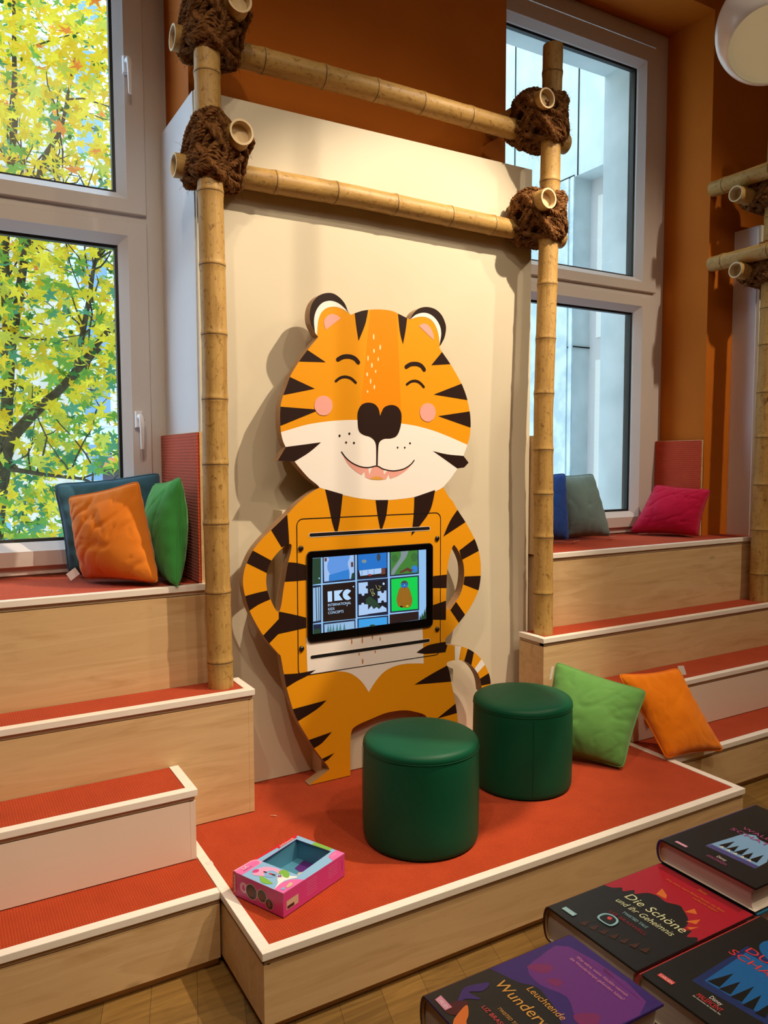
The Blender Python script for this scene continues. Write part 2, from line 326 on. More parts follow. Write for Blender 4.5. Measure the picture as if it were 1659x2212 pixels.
TD={'out': [(-188,1788,1),(-211,1830),(-215,1868),(-205,1905),(-182,1934),(-151,1950),(-117,1954),(-87,1942),(-62,1919),(-48,1890),(-35,1877,1),(-19,1885),(18,1899),(63,1908),(108,1912),(154,1911),(189,1901),(228,1888),(243,1884,1),(262,1914),(292,1935),(329,1943),(370,1937),(401,1916),(420,1884),(424,1857),(416,1822),(403,1799),(389,1779,1),(403,1762),(446,1714),(484,1665),(515,1617),(539,1562),(552,1510),(557,1460),(553,1404),(538,1362),(519,1318,1),(547,1288,1),(523,1267,1),(486,1263,1),(478,1251),(448,1217),(412,1184,1),(444,1137),(461,1122),(487,1083),(531,1027),(571,968),(599,912),(614,859),(618,815),(616,764),(605,714),(582,672),(556,636),(511,591),(463,546),(424,514,1),(429,488,1),(494,474),(539,460),(593,427),(635,384),(663,335),(677,292),(677,245,1),(630,245,1),(621,296),(603,336),(566,379),(521,405),(477,413),(440,410),(433,400,1),(447,366),(460,306),(478,230),(491,161),(500,80),(505,0,1),(350,0,1),(350,90),(344,150),(325,185),(306,199),(272,213),(231,227),(182,234),(118,234),(55,222),(1,211),(-28,201),(-43,185),(-48,138),(-49,70),(-49,0,1),(-236,0,1),(-153,40),(-147,48),(-153,62),(-178,96),(-213,147),(-241,195),(-283,272),(-304,324),(-329,413),(-339,466),(-347,512),(-353,543),(-362,553),(-395,593),(-424,633),(-453,683),(-478,736),(-493,790),(-501,837),(-497,880),(-485,916),(-461,960),(-425,1001),(-385,1036),(-318,1093),(-280,1129),(-245,1156),(-210,1178),(-179,1193,1),(-189,1205),(-224,1231),(-258,1266),(-285,1297,1),(-355,1301,1),(-321,1352,1),(-332,1375),(-340,1409),(-343,1455),(-341,1504),(-332,1541),(-315,1584),(-298,1625),(-263,1679),(-225,1728),(-183,1776),(-183,1784)],'holeL': [(-305,977),(-319,976),(-350,956),(-383,921),(-402,885),(-408,841),(-404,804),(-392,771),(-379,741),(-367,721),(-359,716),(-353,723),(-346,748),(-338,798),(-327,854),(-317,904),(-306,941),(-301,968)],'holeR': [(466,925),(451,892),(438,843),(432,786),(430,729),(428,672),(433,646),(450,648),(476,671),(502,701),(519,743),(526,793),(521,844),(501,889),(479,921)],'paint': [('deep',[(57,1924,1),(176,1936,1),(199,1500,1),(6,1495,1)]),('white',[(-377,1399,1),(-340,1409,1),(-276,1428),(-221,1442),(-137,1455),(-65,1461),(-7,1463),(95,1464),(200,1453),(280,1443),(362,1425),(447,1399),(539,1367,1),(596,1354,1),(596,1282,1),(491,1258,1),(478,1251),(448,1217),(412,1184),(363,1164),(264,1144),(160,1136),(98,1136),(7,1145),(-67,1160),(-125,1176),(-179,1194,1),(-224,1224,1),(-292,1294,1),(-385,1282,1)]),('white',[(-243,602,1),(305,592,1),(312,421,1),(223,432),(159,428),(111,411),(72,378),(39,337,1),(10,381),(-28,417),(-72,439),(-146,451),(-239,451,1)]),('black',[(-238,1789,1),(-237,1964,1),(-62,1982,1),(-37,1896,1),(-46,1885,1),(-62,1900),(-91,1918),(-126,1924),(-161,1913),(-186,1883),(-197,1845),(-193,1795,1)]),('white',[(-193,1793,1),(-197,1843),(-186,1883),(-161,1912),(-126,1924),(-91,1918),(-62,1900),(-46,1884,1),(-69,1896),(-105,1903),(-141,1895),(-165,1875),(-178,1846),(-183,1815),(-185,1788,1)]),('pink',[(-80,1861,1),(-102,1872),(-127,1872),(-148,1856),(-154,1835),(-146,1811,1)]),('black',[(243,1884,1),(256,1950,1),(445,1968,1),(445,1804,1),(392,1786,1),(392,1797,1),(399,1835),(393,1868),(371,1897),(341,1914),(308,1917),(272,1906)]),('white',[(245,1885,1),(272,1906),(308,1917),(341,1914),(371,1897),(393,1868),(399,1835),(392,1790,1),(385,1833),(371,1866),(352,1888),(321,1900),(280,1897)]),('pink',[(286,1861,1),(312,1873),(337,1865),(357,1838),(362,1807,1)]),('black',[(-21,1910,1),(45,1917,1),(43,1902,1),(29,1845),(-1,1778,1),(-10,1829)]),('black',[(182,1923,1),(231,1908,1),(228,1886,1),(220,1834),(208,1780,1),(193,1832)]),('black',[(-253,1742,1),(-225,1727,1),(-148,1685,1),(-263,1681,1),(-287,1679,1)]),('black',[(-321,1633,1),(-300,1620,1),(-196,1580,1),(-327,1551,1),(-349,1546,1)]),('black',[(-356,1505,1),(-341,1506,1),(-176,1499,1),(-343,1433,1),(-357,1430,1)]),('black',[(437,1789,1),(403,1760,1),(349,1702,1),(446,1712,1),(471,1716,1)]),('black',[(541,1643,1),(506,1631,1),(362,1579,1),(539,1562,1),(559,1561,1)]),('black',[(577,1517,1),(553,1513,1),(385,1488,1),(555,1443,1),(577,1439,1)]),('black',[(-345,1344,1),(-321,1353,1),(-171,1372,1),(-223,1332),(-285,1297,1),(-365,1288,1),(-378,1319,1)]),('black',[(357,1339,1),(430,1325),(516,1318,1),(560,1318,1),(579,1247,1),(486,1251,1),(486,1263,1),(405,1311)]),('black',[(-155,1187,1),(-140,1124),(-126,1059),(-112,1015,1),(-101,1016,1),(-89,1071),(-77,1165,1)]),('black',[(75,1137,1),(135,1136,1),(125,1069),(105,1014),(101,998,1),(86,1063)]),('black',[(264,1144,1),(370,1172,1),(346,1088),(297,1027),(249,980,1),(260,1063)]),('black',[(-307,1111,1),(-318,1094,1),(-314,1036),(-311,980,1),(-329,971,1),(-343,967,1),(-385,1036,1),(-395,1059,1)]),('black',[(-474,970,1),(-459,961,1),(-382,916,1),(-403,871,1),(-485,916,1),(-500,923,1)]),('black',[(-509,788,1),(-451,798),(-404,804,1),(-393,769,1),(-439,754),(-478,733,1),(-497,725,1)]),('black',[(-440,619,1),(-424,631,1),(-358,689,1),(-358,718,1),(-285,696),(-242,681,1),(-242,641,1),(-286,637),(-361,630,1),(-399,598,1),(-421,585,1)]),('black',[(-317,907,1),(-282,902),(-240,890,1),(-240,831,1),(-283,831),(-332,832,1)]),('black',[(500,1096,1),(487,1081,1),(448,1034),(413,968,1),(466,994),(529,1025,1),(553,1037,1)]),('black',[(598,959,1),(578,947,1),(499,902,1),(514,860,1),(603,893,1),(626,903,1)]),('black',[(528,784,1),(613,780,1),(645,778,1),(618,712,1),(593,720,1),(522,749,1)]),('black',[(482,675,1),(526,619,1),(547,587,1),(503,563,1),(498,580,1),(452,641,1)]),('black',[(360,799,1),(436,800,1),(430,741,1),(360,747,1)]),('black',[(360,672,1),(428,685,1),(428,600,1),(360,608,1)]),('black',[(274,474,1),(306,489),(348,500),(442,503,1),(426,456,1),(322,462)]),('black',[(-356,469,1),(-339,468,1),(-274,463),(-202,466,1),(-239,448),(-288,432),(-329,414,1),(-343,408,1)]),('black',[(264,335,1),(348,367),(435,395,1),(460,364,1),(469,319,1),(453,320,1)]),('black',[(-331,322,1),(-303,323,1),(-156,335,1),(-198,306),(-281,271,1),(-297,258,1)]),('black',[(-263,183,1),(-240,185,1),(-133,200,1),(-177,163),(-213,148,1),(-235,141,1)]),('black',[(-207,95,1),(-178,97,1),(-122,110,1),(-149,90),(-169,82,1),(-185,71,1)]),('black',[(382,165,1),(481,216,1),(504,225,1),(505,172,1),(489,172,1)]),('white',[(475,493,1),(515,488,1),(510,469,1),(497,403,1),(477,406,1)]),('black',[(552,469,1),(587,457,1),(566,371,1),(525,392,1)]),('white',[(639,413,1),(658,381,1),(644,369,1),(589,327,1),(575,348,1)]),('black',[(695,338,1),(696,277,1),(603,276,1),(612,307,1)])],'mouth': [('pink','fill',[(-81,1334,1),(-63,1312),(-34,1290),(7,1274),(45,1270),(81,1277),(114,1263),(160,1256),(208,1263),(244,1281),(262,1299,1),(232,1264),(184,1236),(145,1224,1),(137,1242,1),(125,1222,1),(94,1219),(52,1223),(26,1232,1),(24,1254,1),(9,1241,1),(-23,1260),(-56,1290)],0),('white','fill',[(41,1271,1),(58,1271,1),(45,1242,1)],0),('white','fill',[(111,1264,1),(132,1260,1),(115,1241,1)],0),('tongue','fill',[(46,1224,1),(64,1232),(87,1234),(111,1225,1),(98,1220),(67,1221)],0),('black','stroke',[(-81,1334),(-63,1312),(-34,1290),(7,1274),(45,1271),(81,1277),(114,1263),(160,1256),(208,1263),(244,1281),(262,1299)],2.6)],'feat': [('eyebrow','black','stroke',[(-94,1699),(-71,1711),(-42,1714),(-18,1707),(-3,1693)],8.3),('eyebrow','black','stroke',[(224,1688),(246,1700),(276,1703),(299,1696),(313,1681)],8.3),('eye','black','stroke',[(-104,1614),(-84,1628),(-60,1633),(-35,1627),(-15,1612)],5),('eye','black','stroke',[(227,1616),(248,1629),(272,1632),(292,1625),(311,1609)],5),('cheek','pink','fill',[(-120,1517),(-121,1508),(-124,1500),(-129,1492),(-135,1486),(-142,1481),(-151,1478),(-160,1477),(-168,1478),(-177,1480),(-184,1485),(-190,1491),(-195,1498),(-198,1506),(-199,1514),(-197,1523),(-195,1531),(-190,1539),(-184,1545),(-176,1550),(-168,1553),(-159,1554),(-150,1553),(-142,1551),(-134,1547),(-128,1541),(-123,1534),(-121,1525)],0),('cheek','pink','fill',[(371,1503),(370,1495),(367,1486),(363,1479),(356,1472),(348,1468),(340,1464),(331,1463),(322,1464),(313,1467),(306,1471),(300,1477),(295,1485),(292,1493),(291,1501),(292,1510),(295,1518),(299,1526),(306,1532),(313,1537),(322,1540),(331,1541),(340,1541),(348,1538),(356,1534),(363,1528),(367,1520),(370,1512)],0),('nose','black','fill',[(97,1480,1),(90,1510),(71,1529),(41,1534),(11,1524),(-6,1495),(-7,1456),(-2,1420),(19,1404),(49,1396),(70,1381),(78,1355),(78,1280,1),(85,1280,1),(88,1352),(96,1377),(118,1389),(149,1391),(178,1403),(194,1436),(200,1473),(197,1500),(179,1522),(149,1528),(118,1518),(104,1497)],0),('freckle','black','fill',[(-85,1399),(-86,1396),(-88,1394),(-91,1394),(-93,1396),(-94,1399),(-93,1401),(-91,1403),(-88,1403),(-86,1401)],0),('freckle','black','fill',[(-41,1408),(-42,1405),(-44,1403),(-47,1403),(-49,1405),(-50,1408),(-49,1410),(-47,1412),(-44,1412),(-42,1410)],0),('freckle','black','fill',[(-56,1372),(-57,1369),(-59,1368),(-61,1368),(-64,1369),(-64,1372),(-64,1375),(-61,1376),(-59,1376),(-57,1375)],0),('freckle','black','fill',[(-20,1370),(-21,1368),(-24,1366),(-26,1366),(-28,1368),(-29,1370),(-28,1373),(-26,1375),(-23,1375),(-21,1373)],0),('freckle','black','fill',[(185,1353),(184,1351),(182,1349),(180,1349),(178,1351),(177,1353),(178,1355),(180,1357),(182,1357),(184,1355)],0),('freckle','black','fill',[(220,1353),(219,1351),(217,1349),(215,1349),(213,1351),(212,1353),(213,1355),(215,1357),(217,1357),(219,1355)],0),('freckle','black','fill',[(246,1372),(246,1369),(244,1368),(241,1368),(239,1369),(238,1371),(239,1374),(241,1375),(244,1375),(246,1374)],0)],'dash': [('cream',[(71,1800),(71,1791),(68,1788),(66,1791),(65,1799),(66,1808),(68,1811),(71,1808)]),('cream',[(102,1760),(101,1752),(98,1748),(96,1751),(95,1759),(96,1767),(98,1771),(101,1768)]),('cream',[(73,1743),(72,1737),(70,1734),(67,1737),(66,1743),(67,1749),(70,1752),(72,1750)]),('cream',[(45,1712),(44,1705),(42,1701),(39,1704),(39,1712),(39,1720),(42,1723),(44,1720)]),('cream',[(92,1711),(91,1705),(89,1703),(87,1705),(86,1711),(87,1717),(89,1720),(91,1717)]),('cream',[(63,1685),(62,1678),(59,1674),(57,1677),(56,1685),(57,1692),(60,1695),(62,1692)]),('cream',[(80,1662),(79,1657),(77,1655),(75,1657),(74,1661),(75,1666),(77,1668),(79,1666)]),('cream',[(41,1647),(40,1641),(38,1639),(35,1641),(34,1647),(35,1653),(38,1656),(40,1653)]),('cream',[(56,1620),(55,1612),(53,1609),(51,1612),(50,1620),(51,1628),(53,1631),(55,1628)]),('cream',[(74,1598),(73,1592),(70,1589),(68,1591),(67,1598),(68,1604),(71,1607),(73,1605)]),('cream',[(42,1579),(41,1574),(39,1573),(37,1574),(36,1578),(37,1583),(39,1584),(41,1583)]),('tick',[(-37,561),(-38,552),(-40,548),(-43,553),(-43,562),(-42,572),(-40,575),(-38,571)]),('tick',[(12,561),(12,550),(9,546),(7,551),(6,561),(7,572),(10,576),(12,571)]),('tick',[(60,568),(59,560),(57,557),(55,561),(54,569),(55,576),(57,579),(59,576)]),('tick',[(97,555),(96,548),(94,546),(92,549),(91,555),(92,561),(94,564),(96,561)]),('tick',[(-3,503),(-4,499),(-6,497),(-8,499),(-9,504),(-8,509),(-6,511),(-4,509)]),('tick',[(14,471),(13,462),(10,459),(8,463),(7,471),(8,480),(11,483),(13,479)]),('tick',[(73,504),(72,499),(70,497),(68,500),(67,505),(68,511),(70,513),(72,510)])],'screen': [('sky',[(-215.1,916.5,1),(319.7,919.3,1),(321.0,617.2,1),(-216.4,610.8,1)]),('dgreen',[(-215.1,915.5,1),(-178.8,915.6,1),(-179.0,812.7,1),(-215.1,810.9,1)]),('navy',[(-171.7,916.1,1),(-25.4,916.9,1),(-25.3,813.0,1),(-171.9,813.1,1)]),('ltblue',[(-166.7,916.1,1),(-30.6,916.9,1),(-30.4,821.1,1),(-165.4,819.1,1)]),('blue1',[(-147.8,916.5,1),(-49.5,916.5,1),(-50.7,906.0),(-59.0,886.8),(-55.4,866.7),(-50.0,846.5),(-52.0,821.2,1),(-145.0,819.0,1),(-137.7,840.2),(-150.0,867.2),(-149.8,890.0),(-143.2,905.8)]),('blue2',[(-143.7,844.0,1),(-55.4,860.1,1),(-51.3,821.1,1),(-145.0,819.6,1)]),('brown',[(-163.2,913.0,1),(-153.2,913.6,1),(-153.3,900.0,1),(-162.6,899.3,1)]),('brown',[(-44.9,888.4,1),(-34.5,889.0,1),(-33.9,869.1,1),(-44.3,868.6,1)]),('dgreen',[(-40.7,842.5,1),(-30.3,845.0,1),(-30.4,821.1,1),(-44.6,820.6,1)]),('navy',[(-17.2,917.0,1),(128.1,918.0,1),(127.8,812.3,1),(-17.0,814.0,1)]),('blue3',[(-12.0,917.0,1),(123.4,917.9,1),(124.0,853.4,1),(-10.8,852.8,1)]),('dark',[(-10.9,843.5,1),(123.9,845.0,1),(124.3,819.4,1),(-11.0,820.2,1)]),('pale',[(-7.1,851.5,1),(97.9,854.0,1),(97.8,831.7,1),(-1.6,828.8,1)]),('brick',[(99.8,853.5,1),(115.4,854.8,1),(117.2,828.5,1),(95.8,827.8,1)]),('blue2',[(4.9,849.6,1),(7.2,850.1,1),(7.1,830.1,1),(4.8,829.9,1)]),('blue2',[(33.0,850.8,1),(35.2,851.0,1),(35.1,830.5,1),(32.9,830.4,1)]),('blue2',[(62.0,851.3,1),(64.3,851.5,1),(64.2,831.6,1),(61.9,831.5,1)]),('grey',[(27.8,887.3),(26.7,884.2),(23.5,881.9),(19.0,880.8),(13.9,881.1),(9.4,882.9),(6.3,885.6),(5.2,888.9),(6.3,892.0),(9.4,894.3),(14.0,895.4),(19.0,895.1),(23.6,893.4),(26.7,890.6)]),('dgrey',[(94.1,899.6),(93.2,892.6),(90.6,887.1),(86.9,884.3),(82.8,884.6),(79.1,887.9),(76.5,893.7),(75.6,900.8),(76.6,907.7),(79.2,913.2),(82.9,916.1),(87.0,915.8),(90.7,912.4),(93.3,906.6)]),('red',[(50.8,828.6),(49.3,826.2),(45.5,824.9),(40.8,825.3),(37.0,827.2),(35.5,829.8),(37.0,832.3),(40.8,833.6),(45.5,833.2),(49.3,831.3)]),('navy',[(137.4,917.7,1),(281.0,918.6,1),(282.7,815.6,1),(138.0,815.6,1)]),('green1',[(142.2,917.7,1),(276.1,918.2,1),(277.3,821.2,1),(142.7,821.4,1)]),('grey',[(192.4,917.6,1),(230.5,918.0,1),(218.4,891.2),(194.4,865.4),(174.4,842.9),(158.5,821.5,1),(144.7,821.2,1),(150.6,844.6),(170.5,867.1),(190.4,893.1)]),('blue2',[(276.5,836.9),(275.0,830.2),(270.6,825.1),(264.4,822.6),(257.5,823.1),(251.3,826.6),(247.0,832.4),(245.5,839.2),(247.0,845.9),(251.3,851.0),(257.5,853.6),(264.4,853.1),(270.6,849.6),(275.0,843.8)]),('green2',[(177.7,888.8),(175.6,880.4),(170.1,874.5),(162.6,872.8),(155.1,875.6),(149.6,882.2),(147.6,890.9),(149.6,899.2),(155.1,905.1),(162.6,906.9),(170.1,904.1),(175.6,897.5)]),('green2',[(276.1,887.3),(273.8,878.0),(267.5,871.4),(258.9,869.4),(250.4,872.6),(244.1,880.0),(241.9,889.6),(244.1,899.0),(250.4,905.5),(258.9,907.5),(267.5,904.4),(273.8,897.0)]),('brown',[(186.3,831.7,1),(226.5,847.6,1),(242.7,837.7,1),(256.9,836.7,1),(238.6,824.2,1),(226.5,833.8,1),(190.3,824.5,1)]),('navy',[(-215.1,807.7,1),(-179.1,807.2,1),(-179.8,656.5,1),(-215.9,655.7,1)]),('pale2',[(-214.5,798.0,1),(-183.4,800.1,1),(-184.0,665.2,1),(-215.2,663.7,1)]),('dgrey',[(-203.9,800.3,1),(-200.4,800.0,1),(-197.5,665.0,1),(-201.7,665.1,1)]),('dgrey',[(-192.6,800.0,1),(-189.8,800.0,1),(-188.2,665.6,1),(-191.8,665.4,1)]),('dark',[(-172.7,806.7,1),(-24.6,808.0,1),(-24.0,655.1,1),(-172.3,657.3,1)]),('logo',[(-150.8,778.0,1),(-131.0,778.2,1),(-130.6,735.6,1),(-150.0,735.8,1)]),('logo',[(-121.9,778.4,1),(-81.0,779.0,1),(-100.2,761.0,1),(-82.8,737.6,1),(-121.1,737.3,1)]),('logo',[(-45.9,770.7),(-51.5,775.8),(-58.4,778.8),(-65.6,779.2),(-72.3,777.2),(-77.8,772.8),(-81.4,766.6),(-82.7,759.4),(-81.5,751.9),(-78.0,745.1),(-72.6,739.7),(-65.9,736.4),(-58.7,735.5),(-51.8,737.3),(-46.1,741.3),(-61.7,757.5,1)]),('logo',[(-31.0,787.6),(-31.9,785.5),(-34.0,784.9),(-36.1,785.9),(-37.0,788.1),(-36.1,790.1),(-34.0,790.8),(-31.9,789.8)]),('logo',[(-61.6,713.0),(-62.3,711.4),(-63.8,710.9),(-65.4,711.7),(-66.0,713.4),(-65.4,715.0),(-63.8,715.5),(-62.2,714.7)]),('logo',[(-184.5,834.2),(-185.4,832.3),(-187.4,831.6),(-189.4,832.6),(-190.2,834.7),(-189.3,836.7),(-187.3,837.4),(-185.3,836.4)]),('logo',[(-12.2,684.0),(-12.9,682.2),(-14.8,681.6),(-16.7,682.6),(-17.4,684.5),(-16.6,686.4),(-14.8,686.9),(-12.9,686.0)]),('navy',[(-17.1,810.7,1),(129.3,809.5,1),(129.7,655.7,1),(-16.4,659.7,1)]),('night',[(-11.1,803.5,1),(121.5,802.6,1),(122.6,664.3,1),(-10.4,665.7,1)]),('pale',[(-11.1,801.5,1),(32.3,801.2,1),(33.3,754.5,1),(-9.9,756.0,1)]),('pale',[(79.3,758.1,1),(121.3,758.4,1),(122.0,709.5,1),(80.7,709.4,1)]),('pale',[(-10.1,709.9,1),(33.8,709.6,1),(33.6,666.8,1),(-10.4,665.7,1)]),('pale',[(33.7,685.4,1),(49.1,700.7,1),(60.5,686.0,1),(74.0,693.1,1),(85.6,683.5,1),(101.2,696.2,1),(121.1,683.3,1),(122.6,669.4,1),(33.6,667.8,1)]),('night',[(35.7,779.5),(34.5,776.0),(31.4,774.1),(27.7,774.4),(24.6,776.9),(23.5,780.5),(24.7,784.0),(27.7,785.9),(31.5,785.6),(34.5,783.1)]),('pale',[(17.3,751.5),(16.0,748.1),(12.5,746.2),(8.3,746.6),(4.9,749.1),(3.7,752.8),(5.0,756.2),(8.4,758.1),(12.6,757.7),(16.0,755.2)]),('night',[(90.1,734.0),(88.9,730.5),(85.8,728.6),(81.9,729.0),(78.9,731.5),(77.7,735.2),(78.9,738.6),(82.0,740.6),(85.8,740.2),(88.9,737.7)]),('night',[(110.4,754.3),(109.0,750.8),(105.5,748.9),(101.2,749.3),(97.7,751.8),(96.4,755.5),(97.7,759.0),(101.2,760.9),(105.5,760.5),(109.0,758.0)]),('pale',[(15.9,710.7),(14.6,707.3),(11.2,705.4),(7.0,705.8),(3.6,708.4),(2.3,712.0),(3.6,715.5),(7.0,717.3),(11.3,716.9),(14.7,714.4)]),('night',[(110.2,711.7),(108.9,708.2),(105.4,706.3),(101.0,706.7),(97.5,709.3),(96.2,713.0),(97.6,716.5),(101.1,718.4),(105.4,718.0),(108.9,715.4)]),('dgreen',[(22.5,730.2,1),(41.6,741.9,1),(72.2,718.7,1),(78.0,708.0,1),(91.5,696.5,1),(83.7,683.7,1),(74.1,698.2,1),(60.5,689.4,1),(45.2,704.4,1),(22.4,710.1,1)]),('star',[(70.0,785.8,1),(75.7,770.7,1),(76.9,771.0,1),(71.1,786.0,1)]),('star',[(75.9,770.4,1),(87.5,762.6,1),(88.2,763.5,1),(76.6,771.3,1)]),('star',[(88.5,762.9,1),(92.4,775.1,1),(91.2,775.5,1),(87.3,763.3,1)]),('star',[(92.2,775.6,1),(84.5,783.0,1),(83.6,782.4,1),(91.3,774.9,1)]),('star',[(92.2,774.8,1),(98.0,778.7,1),(97.2,779.6,1),(91.4,775.7,1)]),('star',[(43.8,767.5,1),(58.0,770.3,1),(57.6,771.3,1),(43.4,768.5,1)]),('star',[(57.2,770.9,1),(55.6,757.5,1),(56.8,757.3,1),(58.4,770.7,1)]),('star',[(43.1,767.8,1),(50.7,754.3,1),(51.8,754.7,1),(44.2,768.2,1)]),('star',[(51.0,754.0,1),(66.4,748.6,1),(66.7,749.6,1),(51.4,755.0,1)]),('star',[(55.8,757.0,1),(66.2,748.7,1),(66.9,749.4,1),(56.6,757.8,1)]),('star',[(50.6,754.4,1),(54.4,740.6,1),(55.6,740.7,1),(51.8,754.6,1)]),('star',[(55.4,740.2,1),(67.0,748.6,1),(66.1,749.5,1),(54.6,741.1,1)]),('logo',[(113.2,787.3),(112.2,784.4),(109.7,782.8),(106.6,783.1),(104.0,785.1),(103.1,788.2),(104.1,791.1),(106.6,792.8),(109.7,792.5),(112.3,790.4)]),('navy',[(138.7,809.8,1),(282.7,809.6,1),(283.6,658.1,1),(139.2,661.6,1)]),('vgreen',[(145.0,803.8,1),(276.1,804.2,1),(277.8,664.7,1),(146.3,667.0,1)]),('outline',[(188.2,764.5),(176.2,739.7),(171.0,712.7),(178.1,687.9),(188.1,680.7),(210.2,676.0),(234.5,676.0),(244.6,686.5),(249.5,705.2),(242.6,733.7),(229.6,762.6),(210.3,767.7)]),('penguin',[(189.4,763.3),(177.8,738.9),(173.0,712.5),(179.7,688.4),(189.3,681.9),(210.2,677.4),(233.6,677.8),(243.0,687.4),(247.5,705.4),(241.0,733.1),(228.4,761.7),(210.3,766.7)]),('outline',[(228.8,774.8),(227.7,769.1),(224.4,764.3),(219.3,760.9),(213.1,759.5),(206.6,760.0),(200.4,762.6),(195.4,766.8),(192.2,772.1),(191.0,778.0),(192.2,783.7),(195.4,788.5),(200.5,791.8),(206.6,793.3),(213.2,792.8),(219.4,790.3),(224.4,786.1),(227.7,780.7)]),('dgrey',[(227.2,775.6),(226.2,770.5),(223.2,766.2),(218.5,763.2),(212.9,761.9),(206.9,762.4),(201.2,764.7),(196.6,768.5),(193.7,773.3),(192.6,778.6),(193.7,783.7),(196.7,788.0),(201.3,791.0),(206.9,792.3),(212.9,791.8),(218.6,789.5),(223.2,785.7),(226.2,780.9)]),('blue3',[(211.1,771.8),(210.1,767.7),(207.4,764.6),(203.6,763.0),(199.3,763.4),(195.4,765.6),(192.8,769.2),(191.8,773.5),(192.8,777.6),(195.5,780.7),(199.3,782.2),(203.6,781.9),(207.5,779.7),(210.1,776.1)]),('blue3',[(226.4,771.2),(225.5,767.1),(223.1,763.9),(219.5,762.3),(215.5,762.7),(212.0,764.9),(209.5,768.4),(208.7,772.7),(209.6,776.8),(212.0,780.0),(215.6,781.6),(219.5,781.2),(223.1,779.1),(225.5,775.5)]),('dark',[(203.5,777.0),(202.9,775.5),(201.4,775.1),(200.0,775.8),(199.4,777.3),(200.0,778.7),(201.4,779.2),(202.9,778.5)]),('dark',[(219.6,776.3),(219.0,774.9),(217.5,774.4),(216.1,775.1),(215.5,776.6),(216.1,778.0),(217.5,778.5),(219.0,777.8)]),('lime',[(212.3,772.4),(211.6,770.3),(209.9,769.5),(208.2,770.6),(207.5,772.8),(208.2,774.9),(209.9,775.7),(211.6,774.7)]),('dark',[(202.1,682.0),(201.2,680.2),(198.5,679.1),(194.9,679.0),(191.3,679.8),(188.7,681.5),(187.7,683.5),(188.7,685.3),(191.3,686.4),(194.9,686.6),(198.5,685.7),(201.2,684.0)]),('lime',[(231.6,681.5),(230.6,679.7),(228.0,678.6),(224.3,678.4),(220.7,679.3),(218.0,681.0),(217.0,683.0),(218.0,684.8),(220.7,685.9),(224.3,686.1),(228.0,685.2),(230.6,683.5)]),('outline',[(191.4,745.3,1),(189.4,724.8,1),(191.0,724.5,1),(193.0,745.0,1)]),('outline',[(189.4,724.9,1),(183.4,708.3,1),(184.9,707.7,1),(190.9,724.4,1)]),('outline',[(183.5,708.5,1),(175.5,700.6,1),(176.8,699.7,1),(184.8,707.5,1)]),('outline',[(228.8,747.0,1),(231.6,720.7,1),(233.3,720.7,1),(230.4,747.0,1)]),('outline',[(231.7,720.6,1),(239.8,698.9,1),(241.3,699.2,1),(233.2,720.9,1)]),('outline',[(197.0,695.0,1),(207.9,690.5,1),(208.5,691.8,1),(197.6,696.3,1)]),('outline',[(208.4,690.4,1),(226.6,692.8,1),(226.2,694.2,1),(208.0,691.8,1)]),('pale',[(170.1,658.7,1),(204.1,657.9,1),(204.1,655.2,1),(170.1,655.9,1)]),('pale',[(242.6,658.8,1),(271.2,658.3,1),(271.2,655.9,1),(242.6,656.0,1)]),('pale',[(222.3,658.8,1),(235.3,658.5,1),(235.3,656.4,1),(222.3,656.7,1)]),('dgreen',[(285.7,617.5,1),(287.7,638.4,1),(293.9,623.7,1),(300.1,647.6,1),(304.3,629.6,1),(312.6,664.0,1),(314.7,642.6,1),(320.1,673.8,1),(321.0,617.2,1)]),('navy',[(-215.3,652.3,1),(-179.8,651.0,1),(-179.5,612.4,1),(-215.7,611.7,1)]),('dgreen',[(-214.8,632.8,1),(-183.5,632.5,1),(-183.0,612.8,1),(-215.0,612.3,1)]),('navy',[(-172.3,654.1,1),(-26.2,653.0,1),(-25.3,616.0,1),(-171.9,612.1,1)]),('pale2',[(-167.0,646.9,1),(-30.8,646.5,1),(-30.2,615.6,1),(-165.8,614.0,1)]),('teal',[(-155.8,614.5,1),(-149.7,646.7,1),(-144.2,614.8,1)]),('teal',[(-145.0,614.4,1),(-138.9,646.4,1),(-133.4,614.7,1)]),('teal',[(-132.3,614.3,1),(-126.2,646.2,1),(-120.7,614.6,1)]),('teal',[(-115.9,614.2,1),(-109.9,645.9,1),(-104.3,614.5,1)]),('teal',[(-101.3,614.1,1),(-95.2,645.6,1),(-89.6,614.4,1)]),('teal',[(-83.0,614.0,1),(-76.8,645.2,1),(-71.2,614.3,1)]),('navy',[(-16.5,654.3,1),(129.7,652.3,1),(130.4,615.5,1),(-16.7,616.1,1)]),('blue4',[(-11.2,649.7,1),(124.2,647.0,1),(124.9,615.7,1),(-11.4,616.8,1)]),('dgreen',[(68.3,615.6),(65.7,613.1),(58.7,612.1),(50.2,613.1),(43.3,615.6),(40.6,618.7),(43.3,621.2),(50.2,622.1),(58.8,621.2),(65.7,618.7)]),('brown2',[(136.8,654.9,1),(281.1,654.2,1),(281.9,617.9,1),(136.7,615.8,1)])],'stext': [('INTERNATIONAL',(-151.3,718.0),(-46.0,717.4)),('KIDS',(-150.3,701.5),(-121.4,701.2)),('CONCEPTS',(-150.5,686.4),(-80.6,685.7))]}

